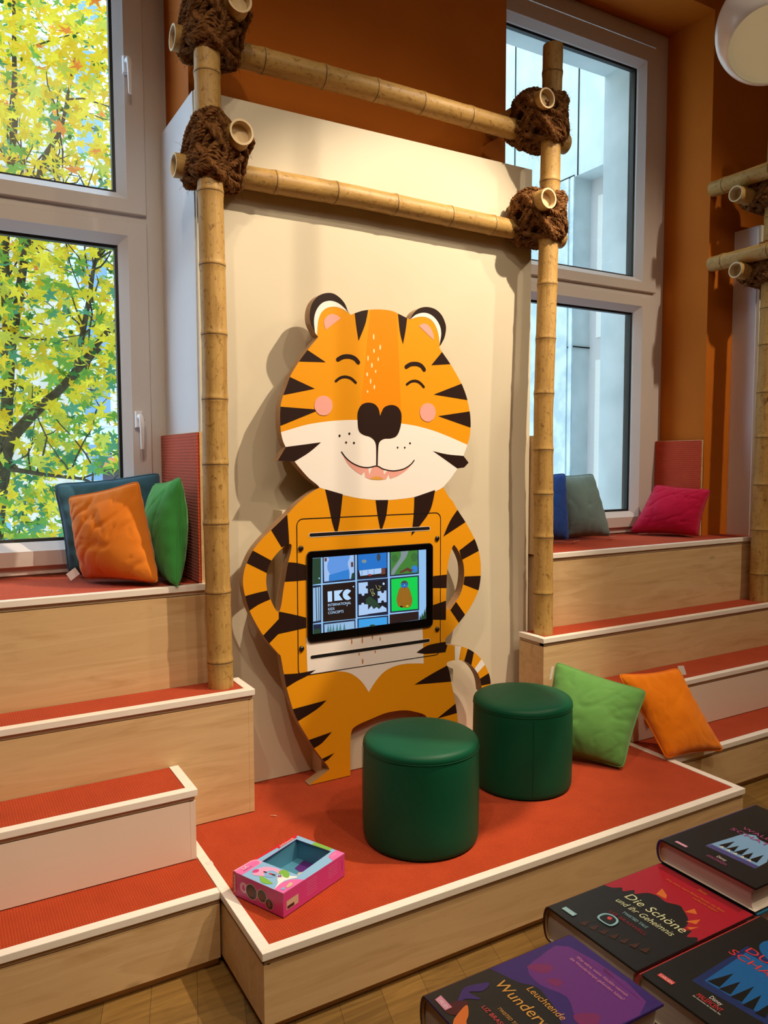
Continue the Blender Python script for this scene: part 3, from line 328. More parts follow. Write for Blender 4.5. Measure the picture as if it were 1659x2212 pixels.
# ---------------------------------------------------------------- the room
YF, YW = 3.08, 3.40          # front of the piers, plane of the window frames
def struct(mb, name, **k): return tag(mb.build(name, **k), kind='structure')
b = MB(); b.box((-4, -5, -.12), (9, 3.6, 0), 'oak_floor'); struct(b, 'floor')
b = MB(); b.box((-4, -5, 4.5), (9, 3.7, 4.62), 'ceiling_paint'); struct(b, 'ceiling')
b = MB()
for x0, x1 in ((-4, -.61), (.92, 2.49), (4.03, 9)): b.box((x0, YF, 0), (x1, 3.5, 4.5), 'orange_wall')
for x0, x1 in ((-.61, .92), (2.49, 4.03)):
    b.box((x0, 3.41, 0), (x1, 3.5, 1.05), 'orange_wall'); b.box((x0, YF, 4.14), (x1, 3.5, 4.5), 'orange_wall')
struct(b, 'wall_back')
b = MB()
for x0, x1 in ((-4.2, -.9), (1.2, 2.55), (3.80, 5.02)): b.box((x0, 3.5, -3), (x1, 3.70, 7), 'concrete')
for x0, x1 in ((-.9, 1.2), (2.55, 3.80)):
    b.box((x0, 3.5, -3), (x1, 3.70, 1.10), 'concrete'); b.box((x0, 3.5, 3.96), (x1, 3.70, 7), 'concrete')
b.box((3.792, 3.498, 1.0), (3.8005, 3.702, 3.97), 'concrete')
struct(b, 'wall_outside')
b = MB(); b.box((-4.2, -5, 0), (-4, 3.5, 4.5), 'room_wall'); struct(b, 'wall_left')
b = MB(); b.box((9, -5, 0), (9.2, 3.5, 4.5), 'room_wall'); struct(b, 'wall_right')
b = MB(); b.box((-4.2, -5.2, 0), (9.2, -5, 4.5), 'room_wall'); struct(b, 'wall_front')

def rings(mb, loops, m):      # nested rectangles (x0,x1,z0,z1,y) joined by bands
    for a, c in zip(loops, loops[1:]):
        A = [(a[0], a[4], a[2]), (a[1], a[4], a[2]), (a[1], a[4], a[3]), (a[0], a[4], a[3])]
        C = [(c[0], c[4], c[2]), (c[1], c[4], c[2]), (c[1], c[4], c[3]), (c[0], c[4], c[3])]
        mb.add(A+C, [(i, (i+1) % 4, 4+(i+1) % 4, 4+i) for i in range(4)], m)
def handle(win, x, z, key):
    mb = MB()
    mb.tube([(x, 3.372, z+.032), (x, 3.372, z-.032)], .0165, 'handle_white', 14)
    mb.prism([(x-.016+.032*t/1, 0) for t in (0,)] * 0 or rrect(x-.016, x+.016, 3.366, 3.385, .004), z-.035, z+.035, 'handle_white')
    mb.tube([(x, 3.378, z+.012), (x, 3.335, z+.010), (x+.001, 3.327, z-.004), (x+.003, 3.330, z-.05), (x+.004, 3.336, z-.125)], [.012, .011, .0105, .009, .0075], 'handle_white', 12)
    h = mb.build('handle', win, smooth=True)
    k = MB(); k.tube([(x+.012, 3.345, z-.003), (x+.012, 3.354, z-.003)], .006, 'steel_dark' if key else 'handle_white', 10); k.build('lock_button', h, smooth=True)
def window(n, X0, X1, label):
    w = empty('window_%d' % n, ((X0+X1)/2, YW, 1.075), kind='structure'); 
    z0, z1, zm = 1.072, 4.135, 2.548
    f = MB(); fw = .118
    rings(f, [(X0, X1, z0, z1, 3.5), (X0, X1, z0, z1, 3.412), (X0+.028, X1-.028, z0+.01, z1-.028, 3.412), (X0+.030, X1-.030, z0+.012, z1-.03, 3.402), (X0+fw, X1-fw, z0+.05, z1-fw+.02, 3.402), (X0+fw, X1-fw, z0+.05, z1-fw+.02, 3.5)], 'white_frame')
    f.box((X0+fw, 3.4025, zm-.06), (X1-fw, 3.49, zm+.06), 'white_frame')
    f.build('frame', w)
    for nm, a, c, g0, g1 in (('lower', z0+.045, 2.532, 1.225, 2.430), ('upper', 2.566, 4.02, 2.668, 3.885)):
        sx0, sx1 = X0+.098, X1-.098; gx0, gx1 = X0+.225, X1-.258 if n == 2 else X1-.222
        s = MB()
        rings(s, [(sx0, sx1, a, c, 3.402), (sx0, sx1, a, c, 3.386), (sx0+.003, sx1-.003, a+.003, c-.003, 3.382), (gx0-.045, gx1+.045, g0-.045, g1+.045, 3.382), (gx0-.042, gx1+.042, g0-.042, g1+.042, 3.386), (gx0-.012, gx1+.012, g0-.012, g1+.012, 3.422), (gx0-.012, gx1+.012, g0-.012, g1+.012, 3.446)], 'white_frame')
        so = s.build('sash', w)
        s = MB(); rings(s, [(gx0-.012, gx1+.012, g0-.012, g1+.012, 3.434), (gx0, gx1, g0, g1, 3.437), (gx0, gx1, g0, g1, 3.465)], 'gasket'); s.build('gasket', so)
        s = MB(); s.box((gx0-.005, 3.444, g0-.005), (gx1+.005, 3.448, g1+.005), 'window_glass'); s.build('glass', so)
    return w
w1 = window(1, -.61, .92, ''); handle(w1, .767, 1.715, True); handle(w1, .752, 3.155, False)
w2 = window(2, 2.49, 4.03, '')

# ---------------------------------------------------------------- outside the windows
# the wing of the same building seen through the second window, a wall facing -X at x = 5
wg = empty('building_wing', (5.0, 6.2, -3), label='pale concrete wing with a deep window niche outside the tall window behind the bamboo', cat='building')
b = MB()
NY0, NY1, NZ1 = 3.9, 5.22, 4.02
b.box((5.0, 3.72, NZ1), (5.6, 12, 7.2), 'concrete'); b.box((5.0, NY1, -3), (5.6, 12, NZ1), 'concrete'); b.box((5.34, 3.72, -3), (5.6, NY1, NZ1), 'concrete')
b.build('wall', wg)
b = MB()
for z in (4.03, 5.65): b.box((4.994, NY1, z-.006), (5.001, 12, z+.006), 'dark_gap')
b.box((4.994, 5.175, NZ1), (5.001, 5.185, 7.1), 'dark_gap'); b.box((4.994, 6.03, 4.03), (5.001, 6.04, 7.1), 'dark_gap')
b.box((4.994, NY1, 2.535), (5.001, 12, 2.545), 'dark_gap'); b.box((5.0, 5.205, 2.535), (5.34, 5.221, 2.545), 'dark_gap')
b.build('panel_joint', wg)
b = MB(); b.box((4.985, NY1+.06, -3), (5.001, 12, 4.02), 'zinc_cladding'); b.box((4.985, NY1-.005, -3), (5.0, NY1+.035, NZ1), 'zinc_cladding'); b.build('cladding', wg)
b = MB()
b.box((5.20, 3.9, -.2), (5.34, NY1, NZ1), 'white_frame')
b.build('window_frame', wg)
b = MB()
for z0, z1 in ((-.1, 2.42), (2.62, 3.86)):
    b.box((5.185, 4.0, z0), (5.205, NY1-.10, z1), 'white_lacquer')
bo = b.build('window_sash', wg)
b = MB()
for z0, z1 in ((0, 2.30), (2.72, 3.74)):
    b.box((5.178, 4.1, z0), (5.19, NY1-.25, z1), 'facade_glass')
    b.box((5.176, NY1-.262, z0), (5.186, NY1-.245, z1), 'steel_dark')
b.build('pane', bo)
# buildings across the street
def facade(name, x0, x1, y, z0, z1, m, cols, rows, label, wd=1.3, wh=1.9, dx=3.0, dz=3.4, ox=1.0, oz=.8):
    e = empty(name, ((x0+x1)/2, y+2, z0), label=label, cat='building')
    b = MB(); b.box((x0, y, z0), (x1, y+8, z1), m)
    for r in range(rows+1): b.box((x0, y-.12, z0+r*dz-.12+.4), (x1, y, z0+r*dz+.12+.4), m)
    b.build('wall', e)
    for r in range(rows):
        for c in range(cols):
            xa = x0+ox+c*dx; za = z0+oz+r*dz
            if xa+wd > x1: continue
            w = MB(); w.box((xa-.12, y-.10, za-.12), (xa+wd+.12, y+.02, za+wh+.12), 'facade_white'); wo = w.build('window_frame', e)
            w = MB(); w.box((xa, y-.14, za), (xa+wd, y-.08, za+wh), 'facade_glass'); w.box((xa, y-.17, za+wh*.72), (xa+wd, y-.13, za+wh*.76), 'steel_dark'); w.build('pane', wo)
    return e
e = facade('white_building', 5.6, 22, 44, -14, 32, 'facade_white', 5, 13, 'pale rendered building far behind the autumn tree, right of its trunk', ox=1.6)
b = MB(); b.box((8.0, 43.85, -3), (9.1, 43.95, 1.3), 'shop_dark'); b.box((7.9, 43.5, 1.0), (9.2, 43.9, 1.6), 'awning'); b.build('shopfront', e)
facade('beige_building', -14, 5.3, 36, -14, 19, 'facade_beige', 6, 9, 'beige stone building with blue windows far behind the autumn tree', ox=.5)
b = MB(); b.box((-40, 4.2, -14.2), (60, 90, -14), 'concrete'); tag(b.build('street'), kind='structure')

# autumn tree
def leaf_star(mb, p, s, R, m):
    n0 = len(mb.v); pts = [(0, 0, 0)]
    tips = [(-118, .62), (-62, .92), (0, 1.1), (62, .92), (118, .62)]; vall = [(-90, .36), (-31, .38), (31, .38), (90, .36)]
    seq = [(-165, .25)]
    for k in range(5):
        seq.append(tips[k])
        if k < 4: seq.append(vall[k])
    seq.append((165, .25))
    for a, r in seq:
        t = math.radians(a); pts.append((math.sin(t)*r*s, -.12*s*(r > .5), math.cos(t)*r*s))
    vs = [p + R @ Vector(q) for q in pts]; n = len(seq)
    mb.add(vs, [(0, i, i+1) for i in range(1, n)], m)
def tree():
    rnd = random.Random(5)
    t = empty('autumn_tree', (1.0, 7.4, -14), label='tree with yellow and green star-shaped leaves outside the left window', cat='tree')
    b = MB()
    limbs = [([(.30, 7.6, -14), (.34, 7.6, -3), (.40, 7.5, .6), (.50, 7.2, 1.48), (.61, 7.2, 1.75), (.78, 7.2, 1.95), (.95, 7.2, 2.11), (1.10, 7.15, 2.27), (1.3, 7.1, 2.5)], [.2, .17, .12, .075, .06, .055, .045, .035, .02]),
             ([(.40, 7.5, .6), (.55, 7.5, 1.5), (.62, 7.5, 2.4), (.60, 7.4, 3.3), (.66, 7.4, 3.8), (.72, 7.4, 4.4), (.74, 7.3, 5.6)], [.09, .07, .055, .045, .035, .03, .012]),
             ([(.62, 7.5, 2.4), (.78, 7.4, 3.4), (.86, 7.4, 3.85), (.95, 7.3, 4.15), (1.07, 7.3, 4.35), (1.2, 7.3, 5.0)], [.05, .04, .034, .026, .02, .01]),
             ([(.78, 7.4, 3.4), (.95, 7.4, 3.75), (1.15, 7.4, 3.8), (1.45, 7.4, 3.72)], [.03, .022, .018, .008]),
             ([(1.10, 7.15, 2.27), (1.22, 7.1, 2.9), (1.27, 7.1, 3.2), (1.36, 7.1, 3.5)], [.03, .026, .018, .01]),
             ([(.50, 7.2, 1.48), (.8, 7.0, 1.42), (1.1, 6.9, 1.38), (1.45, 6.9, 1.2)], [.028, .02, .016, .008]),
             ([(.45, 7.3, 1.0), (.62, 7.2, .5), (.9, 7.1, .1), (1.0, 7.0, -.6)], [.03, .025, .02, .01]),
             ([(.62, 7.5, 2.4), (.3, 7.6, 3.2), (-.2, 7.7, 4.2), (-.5, 7.7, 5.2)], [.05, .04, .03, .012]),
             ([(.34, 7.6, -1), (-.2, 7.7, .8), (-.6, 7.8, 2.4), (-1.0, 7.8, 4.0)], [.08, .06, .04, .015]),
             ([(.95, 7.2, 2.11), (1.5, 7.3, 2.8), (2.0, 7.4, 3.8), (2.3, 7.4, 4.8)], [.035, .03, .022, .01])]
    for p, r in limbs:
        b.tube(p, [q*.82 for q in r], 'bark', 9)
    tr = b.build('trunk', t, smooth=True)
    b = MB()
    for k in range(150):
        p, r = limbs[rnd.randrange(1, len(limbs))]; i = rnd.randrange(len(p)-1); a = Vector(p[i]).lerp(Vector(p[i+1]), rnd.random())
        if a.z < -.6: continue
        d = Vector((rnd.gauss(.15, .6), rnd.gauss(-.1, .4), rnd.gauss(.45, .5))).normalized(); L = rnd.uniform(.3, .9); q = [a]
        for s_ in range(5): d = (d+Vector((rnd.gauss(0, .25), rnd.gauss(0, .2), rnd.gauss(-.03, .2)))).normalized(); q.append(q[-1]+d*L/5)
        b.tube(q, [.009, .008, .007, .006, .005, .003], 'bark', 5)
    b.build('twig', t, smooth=True)
    b = MB(); cnt = 0
    while cnt < 11500:
        x = rnd.uniform(-.9, 2.5); y = rnd.uniform(6.0, 8.9); z = rnd.uniform(-.9, 6.4)
        az = x/y; el = (z-1.55)/y
        dens = noise.noise(Vector((x*1.3, y*.6, z*1.3)))*.9+.72
        if az > .125 and el < -.015: dens -= .75
        if az > .15 and .18 < el < .33: dens -= .45
        if el > .08: dens += .3
        if rnd.random() > dens: continue
        cnt += 1
        R = Matrix.Rotation(rnd.uniform(-1.0, 1.0), 3, 'Z') @ Matrix.Rotation(rnd.gauss(-.5, .5), 3, 'X') @ Matrix.Rotation(PI+rnd.gauss(0, .8), 3, 'Y')
        h = rnd.random() + .45*noise.noise(Vector((x*2, y*2, z*1.2+7)))
        up = min(1, max(0, (z-.6)/3.4))
        gthr = .72-.52*up
        if h < gthr*.55: m = 'leaf_green'
        elif h < gthr*.78: m = 'leaf_teal'
        elif h < gthr: m = 'leaf_lime' if rnd.random() < .7 else 'leaf_dark'
        elif up > .75 and rnd.random() < .07: m = 'leaf_orange'
        else: m = 'leaf_yellow' if rnd.random() < .6 else ('leaf_gold' if rnd.random() < .7 else 'leaf_lime')
        leaf_star(b, Vector((x, y, z)), rnd.uniform(.062, .105), R, m)
    tag(b.build('foliage', t, recalc=False), kind='stuff')
    b = MB()
    for k in range(60):
        p = Vector((rnd.uniform(.2, 1.7), rnd.uniform(6.3, 7.4), rnd.uniform(2.2, 5.6))); r = .018
        b.lathe([(0, p.z-r), (r*.7, p.z-r*.7), (r, p.z), (r*.7, p.z+r*.7), (0, p.z+r)], 'leaf_dark', 8, c=(p.x, p.y))
    tag(b.build('seed_ball', t, smooth=True), kind='stuff')
tree()

# ---------------------------------------------------------------- tiered seating
def step(name, label, x0, x1, y0, y1, z0, z1, left=False, right=False, face='maple', toe=0, w=.032, h=.023, lab_carpet='carpet', riser_left=False, riser_right=False, back_left=None):
    """one seating unit: hollow box of panels, trim on its free edges, carpet on top"""
    e = empty(name, ((x0+x1)/2, (y0+y1)/2, z0), label=label, cat='seating step')
    p = .006; zb = z0+toe
    b = MB(); b.box((x0+(.012 if left else 0), y0, zb), (x1-(.012 if right else 0), y0+.018, z1-h-.017), face); b.build('riser_panel', e)
    if left: b = MB(); b.box((x0, y0-.0005, zb), (x0+.018, y1, z1-h-.017), face); b.build('side_panel', e)
    if right: b = MB(); b.box((x1-.018, y0-.0005, zb), (x1, y1, z1-h-.017), face); b.build('side_panel', e)
    b = MB(); b.box((x0+(.022 if left else 0), y0+.02, z0+.001), (x1-(.022 if right else 0), y1, z1-.006), 'maple_edge')
    b.box((x0+(.002 if left else 0), y0+.002, z1-h-.014), (x1-(.002 if right else 0), y0+.03, z1-h-.0005), 'trim_band')
    if left: b.box((x0+.002, y0+.0021, z1-h-.014), (x0+.03, y1, z1-h-.0005), 'trim_band')
    if right: b.box((x1-.03, y0+.0021, z1-h-.014), (x1-.002, y1, z1-h-.0005), 'trim_band')
    if toe: b.box((x0+.04, y0+.05, z0), (x1-.04, y1, zb+.02), 'dark_gap')
    b.build('carcass', e)
    xa, xb = x0-(p if left else 0), x1+(p if right else 0)
    b = MB(); b.prism([(xa, y0-p), (xb, y0-p), (xb-(w if right else 0), y0-p+w), (xa+(w if left else 0), y0-p+w)], z1-h, z1, 'white_lacquer'); b.build('edge_trim', e, bevel=.0018)
    if left: b = MB(); b.prism([(xa, y0-p), (xa+w, y0-p+w), (xa+w, y1), (xa, y1)], z1-h, z1, 'white_lacquer'); b.build('edge_trim', e, bevel=.0018)
    if right: b = MB(); b.prism([(xb, y0-p), (xb, y1), (xb-w, y1), (xb-w, y0-p+w)], z1-h, z1, 'white_lacquer'); b.build('edge_trim', e, bevel=.0018)
    b = MB(); b.box((xa+(w if left else 0), y0-p+w, z1-.008), (xb-(w if right else 0), y1, z1-.003), 'carpet'); b.build('carpet', e)
    return e
HP, Z3, Z2, Z1 = .24, .475, .703, 1.078
step('seating_platform', 'low wide maple platform with orange carpet under the two green poufs', .715, 2.735, 1.868, 3.077, 0, HP, left=True, right=True, toe=.03)
step('seating_step', 'lowest long maple step with orange carpet along the bottom left', -1.8, .715-.007, 2.212, 3.075, 0, HP, toe=.03)
step('seating_step', 'lowest long maple step right of the platform, under the leaning orange cushion', 2.735+.007, 6, 2.212, 3.075, 0, HP, toe=.03)
step('seating_step', 'short second step with a whitish front, ending left of the toy box', -1.8, .705, 2.436, 2.662, HP+.0005, Z3, right=True, face='pale_riser')
step('seating_step', 'second step with a whitish front behind the leaning orange cushion', 2.745, 6, 2.436, 2.674, HP+.0005, Z3+.003, left=True, face='pale_riser')
step('seating_step', 'third maple step carrying the left bamboo post', -1.8, .993, 2.665, 2.84, HP+.0005, Z2, right=True)
step('seating_step', 'third maple step on the right carrying the bamboo post in front of the window', 2.412, 6, 2.677, 2.848, HP+.0005, .716, left=True)
step('window_bench', 'top maple bench under the left window holding three cushions', -1.8, .884, 2.843, 3.405, HP+.0005, Z1)
step('window_bench', 'top maple bench under the right window holding blue, grey and magenta cushions', 2.53, 4.255, 2.851, 3.405, HP+.0005, Z1)

# white boxed-out panels on the piers
def wall_panel(x0, x1, z1, label, ply=True):
    e = empty('wall_panel', ((x0+x1)/2, 3.0, HP), label=label, cat='wall panel')
    b = MB(); b.box((x0+.004, 2.905, HP), (x1-.004, 2.924, z1), 'white_board'); b.build('front_board', e)
    for xa, xe in ((x0, x0+.018), (x1-.018, x1)):
        b = MB(); b.box((xa, 2.9245, HP), (xe, 3.079, z1), 'side_daylit'); b.build('side_board', e)
    b = MB(); b.box((x0+.02, 2.926, z1-.02), (x1-.02, 3.078, z1), 'white_board'); b.build('top_board', e)
    return e
wp = wall_panel(.887, 2.515, 2.909, 'tall white wall panel behind the tiger figure')
b = MB(); b.box((.887, 3.0795, Z1), (.905, 3.395, 2.909), 'side_daylit'); b.build('side_board', wp)
wall_panel(4.262, 6.4, 2.909, 'white wall panel at the right edge behind the second bamboo frame')

def backrest(x, y0, y1, z1, face_left, label, ext=False):
    e = empty('backrest_board', (x, (y0+y1)/2, Z1), label=label, cat='backrest')
    b = MB(); s = 1 if face_left else -1
    xs = sorted((x, x+(.013 if s > 0 else .020)*s)); b.box((xs[0], y0, Z1), (xs[1], y1, z1), 'maple'); b.build('board', e); b = MB()
    xs = sorted((x, x-(.009 if s > 0 else .003)*s)); b.box((xs[0], y0+.004, Z1+.001), (xs[1], y1, z1-.003), 'ribbed_red'); b.build('fabric_pad', e)
backrest(.873, 2.87, 3.398, 1.650, True, 'red ribbed backrest board behind the green cushion by the left window')
backrest(3.985, 3.06, 3.398, 1.652, True, 'red ribbed backrest board behind the magenta cushion')
backrest(2.537, 2.87, 3.375, 1.655, False, 'backrest board with a maple edge between the white panel and the right bamboo post')

# ---------------------------------------------------------------- bamboo frames
def bamboo(name, pts, r, parent, seed, hollow=(True, True), nodes=None, gap=.27, plug=.05):
    rnd = random.Random(seed); P = [Vector(p) for p in pts]; seg = 22
    cum = [0]
    for a, c in zip(P, P[1:]): cum.append(cum[-1]+(c-a).length)
    L = cum[-1]
    def at(s):
        for i in range(len(P)-1):
            if s <= cum[i+1] or i == len(P)-2: return P[i].lerp(P[i+1], (s-cum[i])/(cum[i+1]-cum[i]))
    if nodes is None:
        nodes = []; s = rnd.uniform(.08, .2)
        while s < L-.04: nodes.append(s); s += gap*rnd.uniform(.85, 1.15)
    rows = []
    s = 0
    while s < L: rows.append((s, 1+.012*math.sin(s*9+seed), 0)); s += .05
    rows.append((L, 1, 0)); rows = [q for q in rows if all(abs(q[0]-n) > .03 for n in nodes) or q[0] in (0, L)]
    for n in nodes:
        rows += [(n-.022, 1.0, 0), (n-.008, 1.03, 0), (n-.0025, 1.055, 1), (n-.0005, 1.03, 1), (n+.002, 1.05, 0), (n+.006, 1.07, 0), (n+.012, 1.035, 0), (n+.024, 1.0, 0)]
    rows = sorted(q for q in rows if 0 <= q[0] <= L)
    d = (P[-1]-P[0]).normalized(); u = d.orthogonal().normalized(); w = d.cross(u); mb = MB(); mb.uv = []
    off = rnd.random()*10
    jit = [1+.012*math.sin(2*(2*PI*k/seg)+seed) for k in range(seg)]
    for s, k, nd in rows:
        c = at(s); wob = rnd.uniform(-.0012, .0012) if nd else 0
        for q in range(seg+1):
            a = 2*PI*q/seg; mb.v.append(tuple(c+(u*math.cos(a)+w*math.sin(a))*r*k*jit[q % seg]+d*wob*math.sin(a*3))); mb.uv.append((q/seg+off, s+off))
    for i in range(len(rows)-1):
        m = mb.mi('bamboo_node' if rows[i][2] else 'bamboo')
        for q in range(seg): mb.f.append((i*(seg+1)+q, i*(seg+1)+q+1, (i+1)*(seg+1)+q+1, (i+1)*(seg+1)+q)); mb.m.append(m)
    for end, hol in ((0, hollow[0]), (1, hollow[1])):
        c = P[0] if end == 0 else P[-1]; dd = d if end == 0 else -d
        prof = [(r, 0, 'bamboo_rim'), (r*.83, 0.0, 'bamboo_inside'), (r*.80, plug, 'bamboo_inside')] if hol else [(r, 0, 'bamboo_inside')]
        for i, (rr, dp, m) in enumerate(prof):
            n0 = len(mb.v)
            for q in range(seg): a = 2*PI*q/seg; mb.v.append(tuple(c+dd*dp+(u*math.cos(a)+w*math.sin(a))*rr*(jit[q] if i == 0 else 1))); mb.uv.append((q/seg, dp))
            if i < len(prof)-1:
                for q in range(seg): mb.f.append((n0+q, n0+(q+1) % seg, n0+seg+(q+1) % seg, n0+seg+q)); mb.m.append(mb.mi(prof[i][2]))
            else: mb.f.append(tuple(n0+q for q in range(seg))); mb.m.append(mb.mi(m))
    return mb.build(name, parent, smooth=True, angle=35, recalc=True)
def hull(pts):
    pts = sorted(set((round(p[0], 5), round(p[1], 5)) for p in pts))
    def half(ps):
        o = []
        for p in ps:
            while len(o) > 1 and (o[-1][0]-o[-2][0])*(p[1]-o[-2][1])-(o[-1][1]-o[-2][1])*(p[0]-o[-2][0]) <= 0: o.pop()
            o.append(p)
        return o
    a = half(pts); c = half(pts[::-1]); return a[:-1]+c[:-1]
def lashing_mesh(cyls, seed, tail=True):
    """jute rope wound round three crossing poles; cyls = (point, axis, radius, half length); origin at the joint"""
    rnd = random.Random(seed); mb = MB()
    dirs = []
    for k in range(27):
        n = Vector((rnd.choice((-1, 1))*rnd.uniform(.45, 1), rnd.uniform(.35, .9)*rnd.choice((-1, 1)), rnd.choice((-1, 1))*rnd.uniform(.45, 1))).normalized(); dirs.append((n, rnd.uniform(-.05, .05), rnd.choice((0, 0, 1, 1.2))))
    for k in range(5): n = Vector((rnd.gauss(0, .15), rnd.gauss(0, .2), 1)).normalized(); dirs.append((n, -.055+rnd.uniform(-.012, .012), .2))
    for n, off, layer in dirs:
        e1 = n.orthogonal().normalized(); e2 = n.cross(e1); pts = []
        for a, ax, r, hl in cyls:
            a = Vector(a); ax = Vector(ax); f1 = ax.orthogonal().normalized(); f2 = ax.cross(f1); dn = ax.dot(n)
            if abs(dn) < .05: continue
            for q in range(28):
                p = a+(f1*math.cos(q*2*PI/28)+f2*math.sin(q*2*PI/28))*(r+.008)
                t = (off-p.dot(n))/dn
                if abs(t) <= hl: s = p+ax*t; pts.append((s.dot(e1), s.dot(e2)))
        if len(pts) < 8: continue
        h = hull(pts); 
        if len(h) < 4: continue
        cx = sum(p[0] for p in h)/len(h); cy = sum(p[1] for p in h)/len(h)
        per = []; n_ = len(h)
        for i in range(n_):
            a, c = h[i], h[(i+1) % n_]; l = math.hypot(c[0]-a[0], c[1]-a[1]); st = max(1, int(l/.007))
            per += [(a[0]+(c[0]-a[0])*j/st, a[1]+(c[1]-a[1])*j/st) for j in range(st)]
        for _ in range(3): per = [((per[i-1][0]+per[i][0]*2+per[(i+1) % len(per)][0])/4, (per[i-1][1]+per[i][1]*2+per[(i+1) % len(per)][1])/4) for i in range(len(per))]
        C = []
        ph = rnd.random()*9
        for i, (x, y) in enumerate(per):
            dx, dy = x-cx, y-cy; l = math.hypot(dx, dy) or 1; o = .004+layer*.009+.004*math.sin(i*.35+ph)+.003*math.sin(i*.13+2*ph)
            C.append(n*(off+.004*math.sin(i*.21+ph))+e1*(x+dx/l*o)+e2*(y+dy/l*o))
        N = len(C); tw = max(4, round(N*.007/.034))
        for k in range(3):
            S = []
            for i in range(N):
                T = (C[(i+1) % N]-C[i-1]).normalized(); A = n; B = T.cross(A).normalized(); an = 2*PI*(k/3+tw*i/N); S.append(C[i]+(A*math.cos(an)+B*math.sin(an))*.0058)
            mb.tube(S, .0068, 'jute', 5, closed=True)
        for k in range(20):   # loose fibres
            i = rnd.randrange(N); c0 = C[i]; d = Vector((rnd.gauss(0, 1), rnd.gauss(0, 1), rnd.gauss(0, 1))).normalized(); o = (c0-(n*off+e1*cx+e2*cy)).normalized()
            p1 = c0+o*.009; p2 = p1+(o*.5+d*.8)*rnd.uniform(.008, .02); p3 = p2+(d+Vector((0, 0, -.4)))*rnd.uniform(.004, .014); mb.tube([p1, p2, p3], .0004, 'jute', 3)
    if tail:
        for k in range(3): mb.tube([Vector((.01+.004*math.cos(i*.9+k*2.1)-.02*0+i*.003, -.05+.004*math.sin(i*.9+k*2.1), -.09-i*.009)) for i in range(9)], .006, 'jute', 5)
    o = mb.build('rope_binding', None, smooth=True, recalc=False); return o
def place_rope(proto, loc, parent, first=False):
    o = proto if first else proto.copy()
    if not first: COL.objects.link(o)
    o.parent = parent; o.matrix_parent_inverse = parent.matrix_basis.inverted(); o.location = loc; return o
R_ = .0455
bfl = empty('bamboo_frame', (1.7, 2.765, Z2), label='bamboo frame of two posts and two crossbars standing around the tiger panel', cat='bamboo frame')
bamboo('post', [(.905, 2.765, Z2-.003), (.897, 2.765, 1.3), (.903, 2.765, 2.0), (.895, 2.768, 2.9), (.895, 2.768, 3.45)], .046, bfl, 1, (False, True), gap=.235)
bamboo('post', [(2.488, 2.765, .713), (2.478, 2.762, 1.3), (2.468, 2.76, 1.74), (2.492, 2.765, 2.5), (2.508, 2.768, 3.412)], .0455, bfl, 2, (False, True), gap=.235)
XL = bamboo('crossbar', [(.793, 2.857, 2.603), (1.5, 2.853, 2.612), (2.655, 2.857, 2.594)], .043, bfl, 3, gap=.27)
bamboo('crossbar', [(.798, 2.857, 3.046), (1.7, 2.855, 3.052), (2.673, 2.857, 3.040)], .0445, bfl, 4, gap=.26)
for i, (x, z, y1) in enumerate(((.985, 2.692, 2.904), (2.408, 2.696, 2.904), (.985, 3.138, 3.079), (2.408, 3.132, 3.079))):
    bamboo('wall_strut', [(x, 2.672 if i != 3 else 2.69, z), (x, y1, z)], .0445, bfl, 10+i, (True, False), nodes=[.05, .3], plug=.03)
ropeA = lashing_mesh([((-.04, -.035, 0), (0, 0, 1), .046, .10), ((0, .055, -.045), (1, 0, 0), .044, .10), ((.045, 0, .043), (0, 1, 0), .045, .06)], 21, tail=False)
ropeB = lashing_mesh([((.05, -.035, 0), (0, 0, 1), .046, .10), ((0, .055, -.045), (1, 0, 0), .044, .10), ((-.042, 0, .043), (0, 1, 0), .045, .058)], 33)
place_rope(ropeA, (.940, 2.80, 2.650), bfl, True); place_rope(ropeA, (.938, 2.80, 3.093), bfl)
place_rope(ropeB, (2.450, 2.80, 2.650), bfl, True); place_rope(ropeB, (2.452, 2.80, 3.085), bfl)
bfr = empty('bamboo_frame', (5.0, 2.765, .716), label='second bamboo frame cut off by the right edge of the photo', cat='bamboo frame')
bamboo('post', [(4.145, 2.77, .713), (4.150, 2.77, 1.5), (4.158, 2.77, 1.9), (4.172, 2.77, 2.6), (4.192, 2.77, 3.40)], .050, bfr, 5, (False, True), gap=.24)
bamboo('post', [(5.85, 2.77, .713), (5.85, 2.77, 3.40)], .046, bfr, 6, (False, True), gap=.24)
bamboo('crossbar', [(3.975, 2.862, 2.607), (5.98, 2.862, 2.607)], .0445, bfr, 7)
bamboo('crossbar', [(3.958, 2.862, 3.025), (5.98, 2.862, 3.03)], .0445, bfr, 8)
for i, (x, z) in enumerate(((4.052, 2.692), (4.045, 3.125), (5.74, 2.692), (5.74, 3.125))):
    bamboo('wall_strut', [(x, 2.66, z), (x, 3.079 if i < 2 else 2.904, z)], .044, bfr, 20+i, (True, False), nodes=[.33, .04])
place_rope(ropeA, (4.178, 2.80, 2.648), bfr); place_rope(ropeA, (4.18, 2.80, 3.07), bfr)
place_rope(ropeB, (5.79, 2.80, 2.648), bfr); place_rope(ropeB, (5.79, 2.80, 3.07), bfr)
b = MB(); b.box((4.112, 2.722, 1.88), (4.135, 2.7235, 1.905), 'b_redtag'); tag(b.build('price_sticker', bfr), label='small red sticker')

